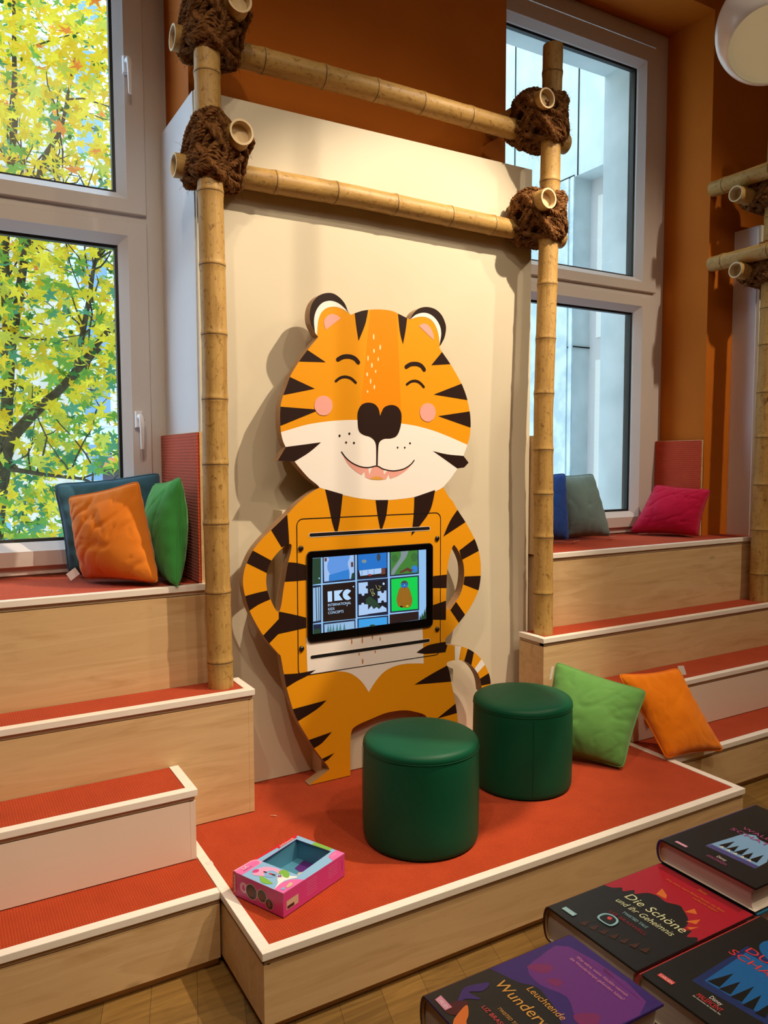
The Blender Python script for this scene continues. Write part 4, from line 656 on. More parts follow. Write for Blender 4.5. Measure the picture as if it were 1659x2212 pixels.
# ---------------------------------------------------------------- tiger play figure
TX, TY, TZ = 1.5, 2.770, HP
def mm(pts, dx=0): return [((p[0]/1000+TX+dx, p[1]/1000+TZ) + ((1,) if len(p) > 2 else ())) for p in pts]
tg = empty('tiger_play_figure', (TX, TY, TZ+.0), label='life-size flat plywood tiger with a touchscreen in its belly', cat='play station')
out = crom(mm(TD['out']), True, 4); hL = crom(mm(TD['holeL']), True, 3); hR = crom(mm(TD['holeR']), True, 3)
# recess of the access panel: groove frame is a separate ring cut
board = extrude_poly([out, hL, hR], TY, TY+.045, 'plywood', 't_orange', 'board').build('board', tg, smooth=False)
# paint layers clipped to the outline by an intersection with the board's own outline
clip = extrude_poly([out, hL, hR], TY-.02, TY+.02, 't_orange', 't_orange', 'clip').build('clip')
dg = bpy.context.evaluated_depsgraph_get()
def clipped(polys, lift):
    """thin paint film polygons cut to the board outline"""
    res = MB()
    for col, pts in polys:
        q = crom(mm(pts), True, 4); mb = extrude_poly([q], TY-lift, TY+.01, 't_'+col, 't_'+col, 'p'); o = mb.build('p')
        md = o.modifiers.new('b', 'BOOLEAN'); md.operation = 'INTERSECT'; md.object = clip; md.solver = 'EXACT'
        bpy.context.view_layer.update(); e = o.evaluated_get(bpy.context.evaluated_depsgraph_get()); me = bpy.data.meshes.new_from_object(e)
        vs = [tuple(v.co) for v in me.vertices]; fs = [tuple(p.vertices) for p in me.polygons if p.normal.y < -.5]
        res.add(vs, fs, 't_'+col); bpy.data.objects.remove(o); bpy.data.meshes.remove(me)
    return res
whites = [p for p in TD['paint'][:3]]; rest = TD['paint'][3:]
film = clipped([whites[0]], .0003); f2 = clipped(whites[1:], .0005); f3 = clipped(rest, .0008)
for f in (f2, f3):
    n = len(film.v); film.v += f.v; film.f += [tuple(i+n for i in q) for q in f.f]; film.m += [film.mi(f.mats[k]) for k in f.m]
for c_, pts in TD['dash']: film.flat(mm(pts), 't_'+c_, lambda x, y: (x, TY-.0009, y))
film.build('painted_stripes', board, recalc=False)
bpy.data.objects.remove(clip)
for nm, col, kind, pts, w_ in TD['feat']:
    P = mm(pts); P = stroke(crom(P, False, 4), w_/1000) if kind == 'stroke' else crom(P, True, 4)
    b = MB(); b.mats = ['t_'+col]; b = extrude_poly([P], TY-.0016, TY-.0004, 't_'+col, 't_'+col, nm); b.build(nm, board if nm == 'freckle' else tg)
b = MB()
for i, (col, kind, pts, w_) in enumerate(TD['mouth']):
    P = mm(pts); P = stroke(crom(P, False, 4), w_/1000) if kind == 'stroke' else crom(P, True, 3); b.flat(P, 't_'+col, lambda x, y, i=i: (x, TY-.0011-.0001*i, y))
b.build('mouth', tg)
def W(x, z): return (TX+x/1000, TZ+z/1000)
def ring_plate(outer, inner, y0, y1, m, nm, par): return extrude_poly([outer, inner], y0, y1, m, m, nm).build(nm, par)
x0, z0 = W(-280, 449); x1, z1 = W(400, 1075)
ring_plate(rrect(x0, x1, z0, z1, .028), rrect(x0+.0032, x1-.0032, z0+.0032, z1-.0032, .025), TY-.0012, TY-.0006, 'steel_dark', 'panel_seam', tg)
for za in (1007.5, 519):
    xa, zz = W(-219, za); xb, _ = W(336, za)
    so = extrude_poly([stroke([(xa, zz), (xb, zz)], .0068)], TY-.0013, TY-.0007, 'steel_dark', 'steel_dark', 's').build('vent_slot', tg)
    extrude_poly([stroke([(xa, zz), (xb, zz)], .0088), stroke([(xa, zz+.0006), (xb, zz+.0006)], .0068)], TY-.0012, TY-.0006, 't_white', 't_white', 's').build('slot_lip', so)
for x, z in ((-263, 958), (380, 962), (381, 564), (-264, 560)):
    a, c = W(x, z); b = MB(); b.tube([(a, TY+.002, c), (a, TY-.005, c)], .0105, 'steel_dark', 16); b.tube([(a, TY-.0045, c), (a, TY-.0075, c)], [.0095, .006], 'steel_dark', 16); b.tube([(a, TY-.0072, c), (a, TY-.0079, c)], .0028, 'b_nearblack', 6); b.build('bolt', tg, smooth=True)
x0, z0 = W(-239, 579); x1, z1 = W(356, 944)
mon = extrude_poly([rrect(x0, x1, z0, z1, .020)], TY-.006, TY+.04, 'steel_dark', 'steel_dark', 'm')
mo = mon.build('touchscreen', tg, bevel=.0015)
MATS['steel_dark_gloss'] = base_mat('steel_dark_gloss', '050506', .12, .6)[0]
b = MB(); xo, zo = W(-216, 613.5); xe, ze = W(320.5, 918)
b.flat(rrect(x0+.003, x1-.003, z0+.003, z1-.003, .018), 'steel_dark_gloss', lambda x, y: (x, TY-.0063, y)); b.build('bezel_glass', mo)
b = MB()
def cl(pts):     # keep picture tiles inside the lit display
    return [(min(max(p[0], xo), xe), min(max(p[1], zo), ze)) for p in pts]
for i, (col, pts) in enumerate(TD['screen']):
    P = [(p[0]/1000+TX, p[1]/1000+TZ) + ((1,) if len(p) > 2 else ()) for p in pts]
    P = cl(crom(P, True, 3)); yy = TY-.0066-.000008*i
    b.flat(P, 's_'+col, lambda x, y: (x, yy, y))
for s_, a, c in TD['stext']:
    xa, za = W(*a); put_text(b, s_, .0105, 's_logo', lambda x, y: (xa+x, TY-.0066-.000008*260, za+y), width=(c[0]-a[0])/1000)
b.build('display', mo, recalc=False)
b = MB(); b.prism([(0, 0)]*0 or [(1.18, TY+.0455), (1.88, TY+.0455), (1.88, 2.9045), (1.18, 2.9045)], .87, 1.345, 'white_board'); b.prism([(1.34, TY+.0455), (2.00, TY+.0455), (2.00, 2.9045), (1.34, 2.9045)], HP+.001, .6, 'white_board'); b.prism([(1.34, TY+.0455), (1.88, TY+.0455), (1.88, 2.9045), (1.34, 2.9045)], .6005, .8695, 'white_board')
b.build('mounting_box', tg)

# ---------------------------------------------------------------- poufs
def pouf():
    e = empty('pouf', (0, 0, 0)); r, h = .2, .356
    b = MB(); pr = [(0, .002), (r-.012, .002), (r-.004, .006), (r-.001, .014)]
    pr += [(r+.002*math.sin(PI*k/8), .02+(h-.055)*k/8) for k in range(9)]
    pr += [(r-.0005, h-.032)]
    b.lathe(pr, 'pouf_green', 72); b.build('side_cover', e, smooth=True, local=True)
    b = MB(); pr = [(r-.0008, h-.0315), (r+.001, h-.028), (r+.0005, h-.018), (r-.004, h-.008), (r-.014, h-.001), (r-.04, h+.003), (r*.5, h+.007), (0, h+.008)]
    b.lathe(pr, 'pouf_green', 72); t = b.build('top_cover', e, smooth=True, local=True)
    b = MB(); b.tube([((r+.0006)*math.cos(k*PI/36), (r+.0006)*math.sin(k*PI/36), h-.0305) for k in range(72)], .0016, 'pouf_green', 6, closed=True)
    b.build('seam', t, smooth=True, local=True)
    b = MB(); b.tube([(r+.0022, 0, .02), (r+.0035, 0, .15), (r+.0028, 0, h-.04)], .0009, 'pouf_green', 5); b.build('side_seam', e, local=True)
    return e
def copy_tree(o, parent=None):
    c = o.copy(); COL.objects.link(c)
    if parent: c.parent = parent
    for ch in [k for k in bpy.data.objects if k.parent == o]: copy_tree(ch, c)
    return c
pf = pouf(); pf2 = copy_tree(pf)
pf.location = (1.431, 2.205, HP-.0025); pf.rotation_euler.z = math.radians(150)
pf2.location = (2.028, 2.372, HP-.0025); pf2.rotation_euler.z = math.radians(-118); pf2.scale = (.985, .985, 1.0)
tag(pf, 'round dark green upholstered pouf nearest the camera, partly hiding the tiger\'s legs', 'pouf', 'green poufs'); tag(pf2, 'round dark green upholstered pouf farther back, beside the light green cushion', 'pouf', 'green poufs')

# ---------------------------------------------------------------- cushions
def cushion(label, C, th, m, seed, tagc=None, sag=0, puff=.44, pinch=.028, crease=1.0, group=None, tdir=(0, 0, 1)):
    """C = corners bottom-left, bottom-right, top-right, top-left seen from the front"""
    C = [Vector(c) for c in C]; ctr = sum(C, Vector())/4; e = empty('cushion', tuple(ctr), label=label, cat='cushion', group=group)
    N = 44; n = ((C[1]-C[0])+(C[2]-C[3])).cross((C[3]-C[0])+(C[2]-C[1])).normalized()
    if n.y > 0 and abs(n.y) > .2: n = -n
    def base(u, v):
        p = C[0]*(1-u)*(1-v)+C[1]*u*(1-v)+C[2]*u*v+C[3]*(1-u)*v
        p = p + (ctr-p)*.045*((2*u-1)**2*(2*v-1)**2)**5
        k = pinch*(4*u*(1-u))*(2*v-1)*abs(2*v-1); k2 = pinch*(4*v*(1-v))*(2*u-1)*abs(2*u-1)
        return p - (C[3]+C[2]-C[0]-C[1])*.5*k - (C[1]+C[2]-C[0]-C[3])*.5*k2
    mb = MB(); R2 = (N+1)**2
    for side in (1, -1):
        for j in range(N+1):
            for i in range(N+1):
                u, v = i/N, j/N; p = base(u, v); a = max(0, math.sin(PI*u))*max(0, math.sin(PI*v)); ed = min(u, 1-u, v, 1-v)
                t = th*.5*(a**puff)*(1+sag*(.5-v))
                q = Vector((u*3+seed, v*3, side*5+seed)); wr = noise.noise(q)*.006*min(1, ed*8)
                g = Vector((u*2.2+seed*3.3, v*3.6-u*2.5, seed)); cr_ = max(0, .12-abs(noise.noise(g)))*-.035*crease*min(1, ed*9)
                g2 = Vector((u*1.8-v*4.5+seed, u*4.2+v*1, seed*2.1)); cr_ += max(0, .08-abs(noise.noise(g2)))*-.04*crease*(1 if noise.noise(q*1.7) > -.1 else 0)*min(1, ed*9)
                # small puckers along the seams
                pk = math.sin(u*38+seed)*math.exp(-min(v, 1-v)*14)+math.sin(v*38+seed*2)*math.exp(-min(u, 1-u)*14); pk *= .003*min(1, ed*40)
                mb.v.append(tuple(p+n*side*(t+wr+cr_+pk if ed > 0 else 0)))
    for s in (0, 1):
        for j in range(N):
            for i in range(N):
                a = s*R2+j*(N+1)+i; f = (a, a+1, a+N+2, a+N+1); mb.f.append(f if s == 0 else f[::-1]); mb.m.append(mb.mi(m))
    zmin = None
    o = mb.build('cover', e, smooth=True, angle=80)
    bm = bmesh.new(); bm.from_mesh(o.data); bmesh.ops.remove_doubles(bm, verts=bm.verts, dist=.0004); bmesh.ops.recalc_face_normals(bm, faces=bm.faces); bm.to_mesh(o.data); bm.free()
    b = MB(); per = [base(i/30, 0) for i in range(30)]+[base(1, i/30) for i in range(30)]+[base(1-i/30, 1) for i in range(30)]+[base(0, 1-i/30) for i in range(30)]
    b.tube(per, .0038, m, 6, closed=True); b.build('piping', e, smooth=True)
    if tagc:
        p = Vector(tagc[0]); d1 = Vector(tagc[1]); d2 = Vector(tagc[2]); nn = d1.cross(d2).normalized()*.0006; b = MB()
        vs = [p+nn, p+d1+nn, p+d1+d2+nn, p+d2+nn, p-nn, p+d1-nn, p+d1+d2-nn, p+d2-nn]
        b.add(vs, [(0, 1, 2, 3), (7, 6, 5, 4), (0, 4, 5, 1), (1, 5, 6, 2), (2, 6, 7, 3), (3, 7, 4, 0)], 'tag_white'); tag(b.build('care_tag', e), label='white care tag')
    return e
cushion('large dark teal-blue cushion behind the orange one, leaning on the left window frame', [(.458, 3.30, Z1+.012), (.81, 3.27, Z1+.012), (.833, 3.30, 1.492), (.415, 3.31, 1.451)], .14, 'cloth_navy', 3.1, tagc=((.432, 3.165, Z1+.03), (.035, .012, .022), (.014, -.02, -.024)), crease=1.3)
cushion('crumpled orange cushion on the left window bench between blue and green ones', [(.492, 3.150, Z1+.010), (.712, 2.875, Z1+.012), (.668, 2.965, 1.468), (.446, 3.155, 1.405)], .19, 'cloth_orange_a', 7.7, sag=.35, crease=1.7)
cushion('green cushion standing on edge against the red board by the left window', [(.772, 3.18, Z1+.012), (.766, 2.82, Z1-.004), (.803, 2.885, 1.482), (.782, 3.20, 1.448)], .15, 'cloth_green', 12.4, crease=1.0)
cushion('royal blue cushion just right of the right bamboo post', [(2.72, 3.27, Z1+.012), (3.062, 3.20, Z1+.014), (3.066, 3.24, 1.462), (2.74, 3.29, 1.455)], .16, 'cloth_blue', 5.5, tagc=((3.03, 3.155, Z1+.006), (.045, .0, .003), (.0, -.018, .006)), crease=.9)
cushion('grey-green cushion leaning on the right window beside the blue one', [(3.10, 3.305, Z1+.012), (3.425, 3.235, Z1+.012), (3.338, 3.30, 1.455), (3.0, 3.315, 1.45)], .16, 'cloth_sage', 9.2, tagc=((3.35, 3.195, Z1+.008), (.05, .0, .003), (.0, -.02, .008)), crease=.7)
cushion('magenta cushion slumped against the red board in the right window corner', [(3.700, 3.345, Z1+.012), (3.875, 2.99, Z1+.012), (3.985, 2.99, 1.358), (3.835, 3.27, 1.382)], .18, 'cloth_magenta', 2.2, sag=.3, tagc=((3.69, 3.27, Z1+.006), (.05, -.02, .003), (-.004, -.014, .004)), crease=1.3)
cushion('light green cushion leaning on the steps beside the far green pouf', [(2.275, 2.545, HP+.02), (2.458, 2.230, HP+.008), (2.652, 2.282, .538), (2.43, 2.615, .622)], .185, 'cloth_lime', 4.4, tagc=((2.405, 2.60, .605), (-.018, -.004, -.003), (-.012, .0, -.055)), crease=1.1)
cushion('bright orange cushion leaning over the right end of the platform', [(2.690, 2.205, HP+.012), (2.985, 2.135, HP+.012), (2.880, 2.305, .602), (2.672, 2.470, .563)], .15, 'cloth_orange_b', 15.3, sag=.2, tagc=((2.905, 2.33, .600), (.055, .01, -.008), (.02, 0, -.045)), crease=.8, pinch=.04)

# ---------------------------------------------------------------- toy box (opened, with a window in its lid)
tb = empty('toy_box', (.821, 1.984, HP+.0005), math.radians(23.8), label='pink cardboard toy box with a cut-out window showing an empty blue tray', cat='toy box')
LB, WB, HB = .278, .206, .072
b = MB(); win = [(.098, .032), (.262, .042), (.257, .184), (.092, .176)]
def lp(mb, loops, z0, z1, m, mt):
    fl = [p for l in loops for p in l]; tr = tessellate_polygon([[Vector((p[0], p[1], 0)) for p in l] for l in loops])
    mb.add([(p[0], p[1], z1) for p in fl], tr, mt); mb.add([(p[0], p[1], z0) for p in fl], tr, m)
    for l in loops: n = len(l); mb.add([(p[0], p[1], z0) for p in l]+[(p[0], p[1], z1) for p in l], [(i, (i+1) % n, n+(i+1) % n, n+i) for i in range(n)], m)
lp(b, [[(0, 0), (LB, 0), (LB, WB), (0, WB)], win], HB-.0012, HB, 'x_pink', 'x_sky')
b.box((0, 0, 0), (LB, .0012, HB-.0012), 'x_hotpink'); b.box((0, WB-.0012, 0), (LB, WB, HB-.0012), 'x_red'); b.box((0, .0012, 0), (.0012, WB-.0012, HB-.0012), 'x_hotpink'); b.box((LB-.0012, .0012, 0), (LB, WB-.0012, HB-.0012), 'x_hotpink'); b.box((.0012, .0012, 0), (LB-.0012, WB-.0012, .0012), 'x_white')
cb = b.build('carton', tb, local=True)
b = MB(); Z = [HB+.00025]
def art(pts, m, sm=True):
    Z[0] += .00006; z = Z[0]; b.flat(crom(pts, True, 4) if sm else pts, m, lambda x, y: (x, y, z))
art([(0, .196), (LB, .196), (LB, WB), (0, WB)], 'x_red', False)
art([(.178, .183, 1), (.19, .189), (LB-.01, .19, 1), (LB-.01, WB, 1), (.182, WB, 1)], 'x_red')
art([(.0, .168, 1), (.0, WB, 1), (.075, WB, 1), (.09, .196), (.09, .176), (.082, .169, 1)], 'x_lpink'); art([(0, .168, 1), (0, .2, 1), (.07, .201, 1), (.086, .19), (.08, .172, 1)], 'x_pink')
art([(0, .0, 1), (0, .035, 1), (.035, .042), (.070, .030), (.086, .006), (.088, 0, 1)], 'x_pink'); art([(LB, 0, 1), (LB, .034, 1), (.238, .030), (.225, .012), (.222, 0, 1)], 'x_pink')
art([(0, .036, 1), (.03, .05), (.06, .075), (.09, .03, 1), (.083, .026), (.05, .043), (0, .036, 1)], 'x_white')
art([(.262, .05, 1), (.258, .12, 1), (LB, .12, 1), (LB, .05, 1)], 'x_green'); art([(.005, .09), (.03, .12), (.02, .06)], 'x_green'); art([(.02, .14), (.05, .155), (.08, .135), (.085, .09), (.05, .09)], 'x_lpink')
art([(.035, .1), (.045, .12), (.07, .115), (.068, .085), (.05, .08)], 'x_blue'); art([(.07, .045), (.09, .06), (.095, .085), (.075, .09), (.065, .06)], 'x_green')
art([(.040+.011*math.cos(k*PI/6), .150+.009*math.sin(k*PI/6)) for k in range(12)], 'x_hotpink')
for k, c_ in ((0, 'x_dark'), (.012, 'x_blue'), (.022, 'x_tick' if False else 'x_red'), (.032, 'x_dark')): art([(.048+k*.1, .128-k), (.054+k*.1, .13-k), (.056+k*.1, .117-k), (.049+k*.1, .116-k)], c_, False)
for a, c in ((.003, .010), (.010, .003)): art([(.060-a-.001, .071-c), (.060+a, .071-c), (.060+a, .071+c), (.060-a-.001, .071+c)], 'x_white', False)
for a, c in ((.002, .008), (.008, .002)): art([(.060-a, .071-c), (.060+a, .071-c), (.060+a, .071+c), (.060-a, .071+c)], 'x_purple', False)
art([(.028, .015), (.04, .02), (.055, .022), (.05, .010), (.03, .008)], 'x_tan'); art([(.012, .02), (.022, .022), (.022, .012), (.012, .012)], 'x_blue'); 
Z[0] += .0001; zt = Z[0]
put_text(b, 'schleich', .0085, 'x_white', lambda x, y: (.188+x, .1905+y, zt), width=.066)
put_text(b, 'LA', .012, 'x_white', lambda x, y: (.022+x, .184+y, zt), width=.022); put_text(b, 'HORSE CLUB', .004, 'x_purple', lambda x, y: (.018+x, .177+y, zt), width=.034)
put_text(b, 'WARNING', .003, 'x_white', lambda x, y: (.235+x, .018+y, zt), width=.026)
# left end face (x = 0): y runs away, z up
xf = [-.0003]
def end(pts, m, sm=True): xf[0] -= .00006; x_ = xf[0]; b.flat(crom(pts, True, 4) if sm else pts, m, lambda x, y: (x_, x, y))
end([(.192, .006), (.206, .006), (.206, .068), (.192, .068)], 'x_red')
for cy, cz, rr, c1 in ((.160, .036, .015, 'x_lpink'), (.128, .034, .022, 'x_dark'), (.084, .036, .018, 'x_dark'), (.055, .022, .015, 'x_dark')):
    end([(cy+rr*1.1*math.cos(k*PI/8), cz+rr*1.1*math.sin(k*PI/8)) for k in range(16)], 'x_tan'); end([(cy+rr*math.cos(k*PI/8), cz+rr*math.sin(k*PI/8)) for k in range(16)], c1)
    end([(cy-rr*.4, cz-rr*.3), (cy+rr*.1, cz+rr*.6), (cy+rr*.5, cz-rr*.2), (cy+.1*rr, cz-.6*rr)], 'x_hotpink' if c1 != 'x_dark' else 'leaf_brown')
xt = xf[0]-.0001; put_text(b, 'schleich', .009, 'x_white', lambda x, y: (xt, .1945+y, .010+x), width=.054)
# front face (y = 0)
b.flat([(.013, .016), (.063, .016), (.063, .043), (.013, .043)], 'x_tan', lambda x, y: (x, -.0004, y)); b.flat([(.016, .018), (.045, .018), (.045, .027), (.016, .027)], 'x_dark', lambda x, y: (x, -.0006, y))
for k in range(6): put_text(b, 'Achtung. Warning. Attention.'[:18+k], .0028, 'x_lpink', lambda x, y, k=k: (.10+.0+x, -.0005, .058-k*.008+y), width=.045)
for k in range(5): put_text(b, 'Figurine Tierfigur'[:12+k], .0028, 'x_lpink', lambda x, y, k=k: (.20+x, -.0005, .058-k*.008+y), width=.04)
b.flat([(.2645, .022), (.2655, .022), (.2655, .054), (.2645, .054)], 'x_dark', lambda x, y: (x, -.0004, y))
b.build('printed_art', cb, local=True, recalc=False)
b = MB(); t0 = .004
b.box((.088, .022, .003), (.266, .188, .0045), 'x_tray')
for q in ((.088, .022, .266, .0235), (.088, .1865, .266, .188)): b.box((q[0], q[1], .0045), (q[2], q[3], HB-.002), 'x_tray')
for q in ((.088, .0235, .0895, .1865), (.2645, .0235, .266, .1865)): b.box((q[0], q[1], .0045), (q[2], q[3], HB-.002), 'x_tray')
b.prism([(.18, .05), (.264, .03), (.264, .16), (.21, .15), (.2, .1)], .0046, .0052, 'x_purple'); b.build('inner_tray', tb, local=True)
b = MB(); b.tube([(.105, .05, .034), (.12, .062, .040), (.14, .066, .044), (.155, .05, .046), (.16, .036, .044)], [.004, .006, .006, .006, .004], 'x_tan', 8); b.tube([(.14, .064, .04), (.17, .07, .03), (.2, .07, .022)], [.005, .010, .008], 'leaf_brown', 8); b.tube([(.15, .04, .03), (.15, .04, .0055)], .004, 'x_tan', 6); tag(b.build('paper_strap', tb, smooth=True, local=True), label='twisted tan strap inside the window')

# small scraps on the carpet
b = MB(); b.box((.722, 2.375, HP-.002), (.742, 2.395, HP+.001), 'tag_white'); tag(b.build('paper_scrap'), 'tiny pale paper scrap on the orange carpet by the whitish step corner', 'scrap')
b = MB(); b.tube([(1.03, 2.60, HP-.001), (1.038, 2.59, HP+.002), (1.048, 2.586, HP)], .0016, 'x_tan', 5); tag(b.build('wood_shaving'), 'tiny pale curl of lint on the carpet left of the near pouf', 'scrap')

# ---------------------------------------------------------------- books on a table
TT = .903
tbl = empty('display_table', (1.2, .1, 0), label='display table carrying the fanned hardcover books in the lower right corner', cat='table')
b = MB(); b.box((.53, -.5, TT-.03), (1.9, .655, TT), 'b_brown'); b.build('tabletop', tbl, bevel=.003)
for x in (.62, 1.8):
    for y in (-.4, .55): b = MB(); b.box((x-.025, y-.025, 0), (x+.025, y+.025, TT-.03), 'steel_dark'); b.build('leg', tbl)
def book(x0, x1, y0, y1, z0, z1, label, cover, spine, artfn, hb='b_gold'):
    """lies flat: spine along y1, foot at x0, head at x1"""
    e = empty('book', ((x0+x1)/2, (y0+y1)/2, z0), label=label, cat='book', group='hardcover books on the display table')
    t = .0028
    def prof(xx):   # board + rounded spine outline in (y, z)
        o = [(y0, z1), (y1-.004, z1)]; 
        for k in range(1, 8): a = PI/2-PI*k/8; o.append((y1-.004+.010*math.cos(a), (z0+z1)/2+(z1-z0)/2*math.sin(a)))
        o += [(y1-.004, z0), (y0, z0)]; return o
    O = prof(0); I = [(y0, z1-t), (y1-.006, z1-t)]+[(y1-.006+.0075*math.cos(PI/2-PI*k/8), (z0+z1)/2+((z1-z0)/2-t)*math.sin(PI/2-PI*k/8)) for k in range(1, 8)]+[(y1-.006, z0+t), (y0, z0+t)]
    n = len(O); mb = MB()
    for k in range(n-1):
        m = cover if k in (0, n-2) else spine
        for (A, fl) in ((O, 0), (I, 1)):
            f = [(x0, *A[k]), (x1, *A[k]), (x1, *A[k+1]), (x0, *A[k+1])]; mb.add(f, [(0, 1, 2, 3)], m if not fl else 'paper')
        for xx in (x0, x1): mb.add([(xx, *O[k]), (xx, *O[k+1]), (xx, *I[k+1]), (xx, *I[k])], [(0, 1, 2, 3)], m)
    for A, c in ((0, 0), (n-1, n-1)): mb.add([(x0, *O[c]), (x1, *O[c]), (x1, *I[c]), (x0, *I[c])], [(0, 1, 2, 3)], cover)
    # hinge groove by the spine
    co = mb.build('cover', e)
    g = .0035; zm = (z0+z1)/2; hz = (z1-z0)/2-t; mb = MB(); P = []
    P += [(y1-.006+.0065*math.cos(PI/2-PI*k/10), zm+hz*math.sin(PI/2-PI*k/10)) for k in range(11)]
    P += [(y0+g+.005*math.cos(-PI/2+PI*k/10), zm+hz*math.sin(-PI/2+PI*k/10)) for k in range(11)]
    N = len(P); mb.add([(x0+g, *p) for p in P]+[(x1-g, *p) for p in P], [(i, (i+1) % N, N+(i+1) % N, N+i) for i in range(N)]+[tuple(range(N)), tuple(range(N, 2*N))], 'paper')
    po = mb.build('page_block', e)
    mb = MB(); mb.tube([(x0+g-.0015, y1-.006+.0072*math.cos(PI/2-PI*k/10), zm+hz*.97*math.sin(PI/2-PI*k/10)) for k in range(11)], .0011, hb, 5); mb.build('headband', e)
    a = MB(); st = [0]
    def fl(pts, m, sm=True):   # pts given in world (x, y)
        st[0] += 1; z = z1+.00015+.00005*st[0]; P = crom(pts, True, 3) if sm else pts
        P = [(min(max(p[0], x0+.0005), x1-.0005), min(max(p[1], y0+.0005), y1-.0035)) for p in P]; a.flat(P, m, lambda x, y: (x, y, z))
    def tx(s, x, y, ln, h, m, shear=0):   # baseline starts at (x, y); lettering runs towards -y
        st[0] += 1; z = z1+.00015+.00005*st[0]; put_text(a, s, h, m, lambda u, v: (x+v, y-u, z), width=ln, shear=shear)
    artfn(fl, tx)
    if a.v: a.build('title_print', co, recalc=False)
    return e
def art_purple(f, t):
    x0, x1, y0, y1 = .4545, .674, .548, .695
    f([(.4545, .548, 1), (.674, .548, 1), (.674, .695, 1), (.4545, .695, 1)], 'b_black', False)
    f([(.674, .548, 1), (.674, .695, 1), (.545, .695, 1), (.552, .675), (.560, .655), (.572, .640), (.57, .62), (.565, .60), (.555, .58), (.55, .548, 1)], 'b_purple')
    f([(.660, .56), (.655, .675), (.61, .678), (.583, .668), (.578, .64), (.59, .61), (.575, .58), (.58, .555)], 'b_violet')
    for q in ([(.585, .672), (.6, .67), (.612, .66), (.606, .652), (.592, .655)], [(.575, .585), (.592, .58), (.6, .57), (.585, .562), (.572, .57)], [(.588, .642), (.60, .64), (.603, .63), (.592, .628)]): f(q, 'b_magenta')
    f([(.475, .66), (.49, .665), (.505, .655), (.50, .672), (.515, .665), (.53, .672), (.515, .678), (.50, .68), (.488, .672)], 'b_purple')
    for q in ([(.46, .662), (.475, .668), (.49, .66), (.48, .652), (.465, .65)],): f(q, 'b_maroon')
    t('Leuchtende', .5590, .6437, .0580, .0095, 'b_gold', .1); t('Wunderwelt', .5330, .6690, .1080, .0150, 'b_gold', .1)
    t('TWISTED TALE', .5110, .6354, .036, .0045, 'b_gold', .2); t('LIZ BRASWELL', .4975, .6456, .052, .0055, 'b_redtag')
    f([(.4605, .6805, 1), (.4605, .6610, 1), (.4700, .6610, 1), (.4700, .6830, 1)], 'b_pinktag', False); t('CARLSEN', .4628, .6800, .0175, .0045, 'b_white')
    t('Was wäre, wenn Aladdin niemals', .6470, .6554, .0790, .0045, 'b_pinktag'); t('die Wunderlampe gefunden hätte?', .6385, .6574, .0830, .0045, 'b_pinktag'); t('Disney', .6570, .6230, .0160, .0060, 'b_magenta')
    f([(.6535, .664), (.6542, .626), (.6546, .626), (.6539, .664)], 'b_magenta', False); f([(.6575, .604), (.6565, .566), (.6569, .566), (.6579, .604)], 'b_magenta', False)
    f([(.4560, .640), (.475, .652), (.486, .655), (.478, .642), (.470, .635), (.462, .622)], 'b_orange')
book(.4540, .6740, .5480, .6955, TT, .950, 'purple and black hardcover book lying nearest, with golden title lettering', 'b_purple', 'b_maroon', art_purple)
def art_red(f, t):
    f([(.691, .600, 1), (.911, .600, 1), (.911, .755, 1), (.691, .755, 1)], 'b_black', False)
    f([(.911, .600, 1), (.911, .755, 1), (.795, .755, 1), (.80, .742), (.812, .735), (.806, .728), (.822, .722), (.815, .715), (.832, .708), (.838, .695), (.836, .68), (.845, .665), (.84, .655), (.83, .64), (.815, .63), (.80, .628), (.812, .62), (.796, .615), (.806, .607), (.795, .600, 1)], 'b_crimson')
    f([(.911, .615, 1), (.911, .745, 1), (.897, .745, 1), (.899, .615, 1)], 'b_red', False)
    for q in ([(.84, .70, 1), (.858, .705, 1), (.85, .69, 1), (.842, .685, 1)], [(.838, .652, 1), (.856, .65, 1), (.848, .64, 1)], [(.822, .637, 1), (.842, .63, 1), (.828, .626, 1)], [(.812, .628, 1), (.826, .62, 1), (.812, .622, 1)]): f(q, 'b_orange')
    for k in range(7): f([(.700+.004*k, .705-.013*k, 1), (.716+.004*k, .700-.013*k, 1), (.702+.004*k, .696-.013*k, 1)], 'b_brown')
    t('Die Schöne', .7960, .7185, .0960, .0150, 'b_cream', .1); t('und ihr Geheimnis', .7785, .7175, .0920, .0108, 'b_cream', .1)
    t('TWISTED TALE', .7650, .6926, .040, .0050, 'b_bluetag', .1); t('LIZ BRASWELL', .7515, .7030, .061, .0058, 'b_red')
    f([(.7030, .7395, 1), (.7035, .7190, 1), (.7115, .7190, 1), (.7110, .7395, 1)], 'b_bluetag', False); t('CARLSEN', .7050, .7385, .0180, .0042, 'b_white')
    t('Was wäre, wenn Belles Mutter das Biest', .8800, .7180, .0940, .0048, 'b_orange'); t('verflucht hätte?', .8725, .6680, .0390, .0048, 'b_orange'); t('Disney', .8950, .6770, .0150, .0060, 'b_orange')
    f([(.728, .70), (.742, .703), (.75, .695), (.748, .682), (.738, .677), (.728, .68)], 'b_bluetag'); f([(.730, .698), (.741, .70), (.7475, .694), (.746, .684), (.738, .680), (.730, .682)], 'b_black'); f([(.738, .692), (.743, .694), (.744, .689), (.739, .688)], 'b_redtag')
book(.6910, .9110, .6012, .7560, TT, .950, 'red and black hardcover book with pale green title, behind the purple one', 'b_black', 'b_maroon', art_red)
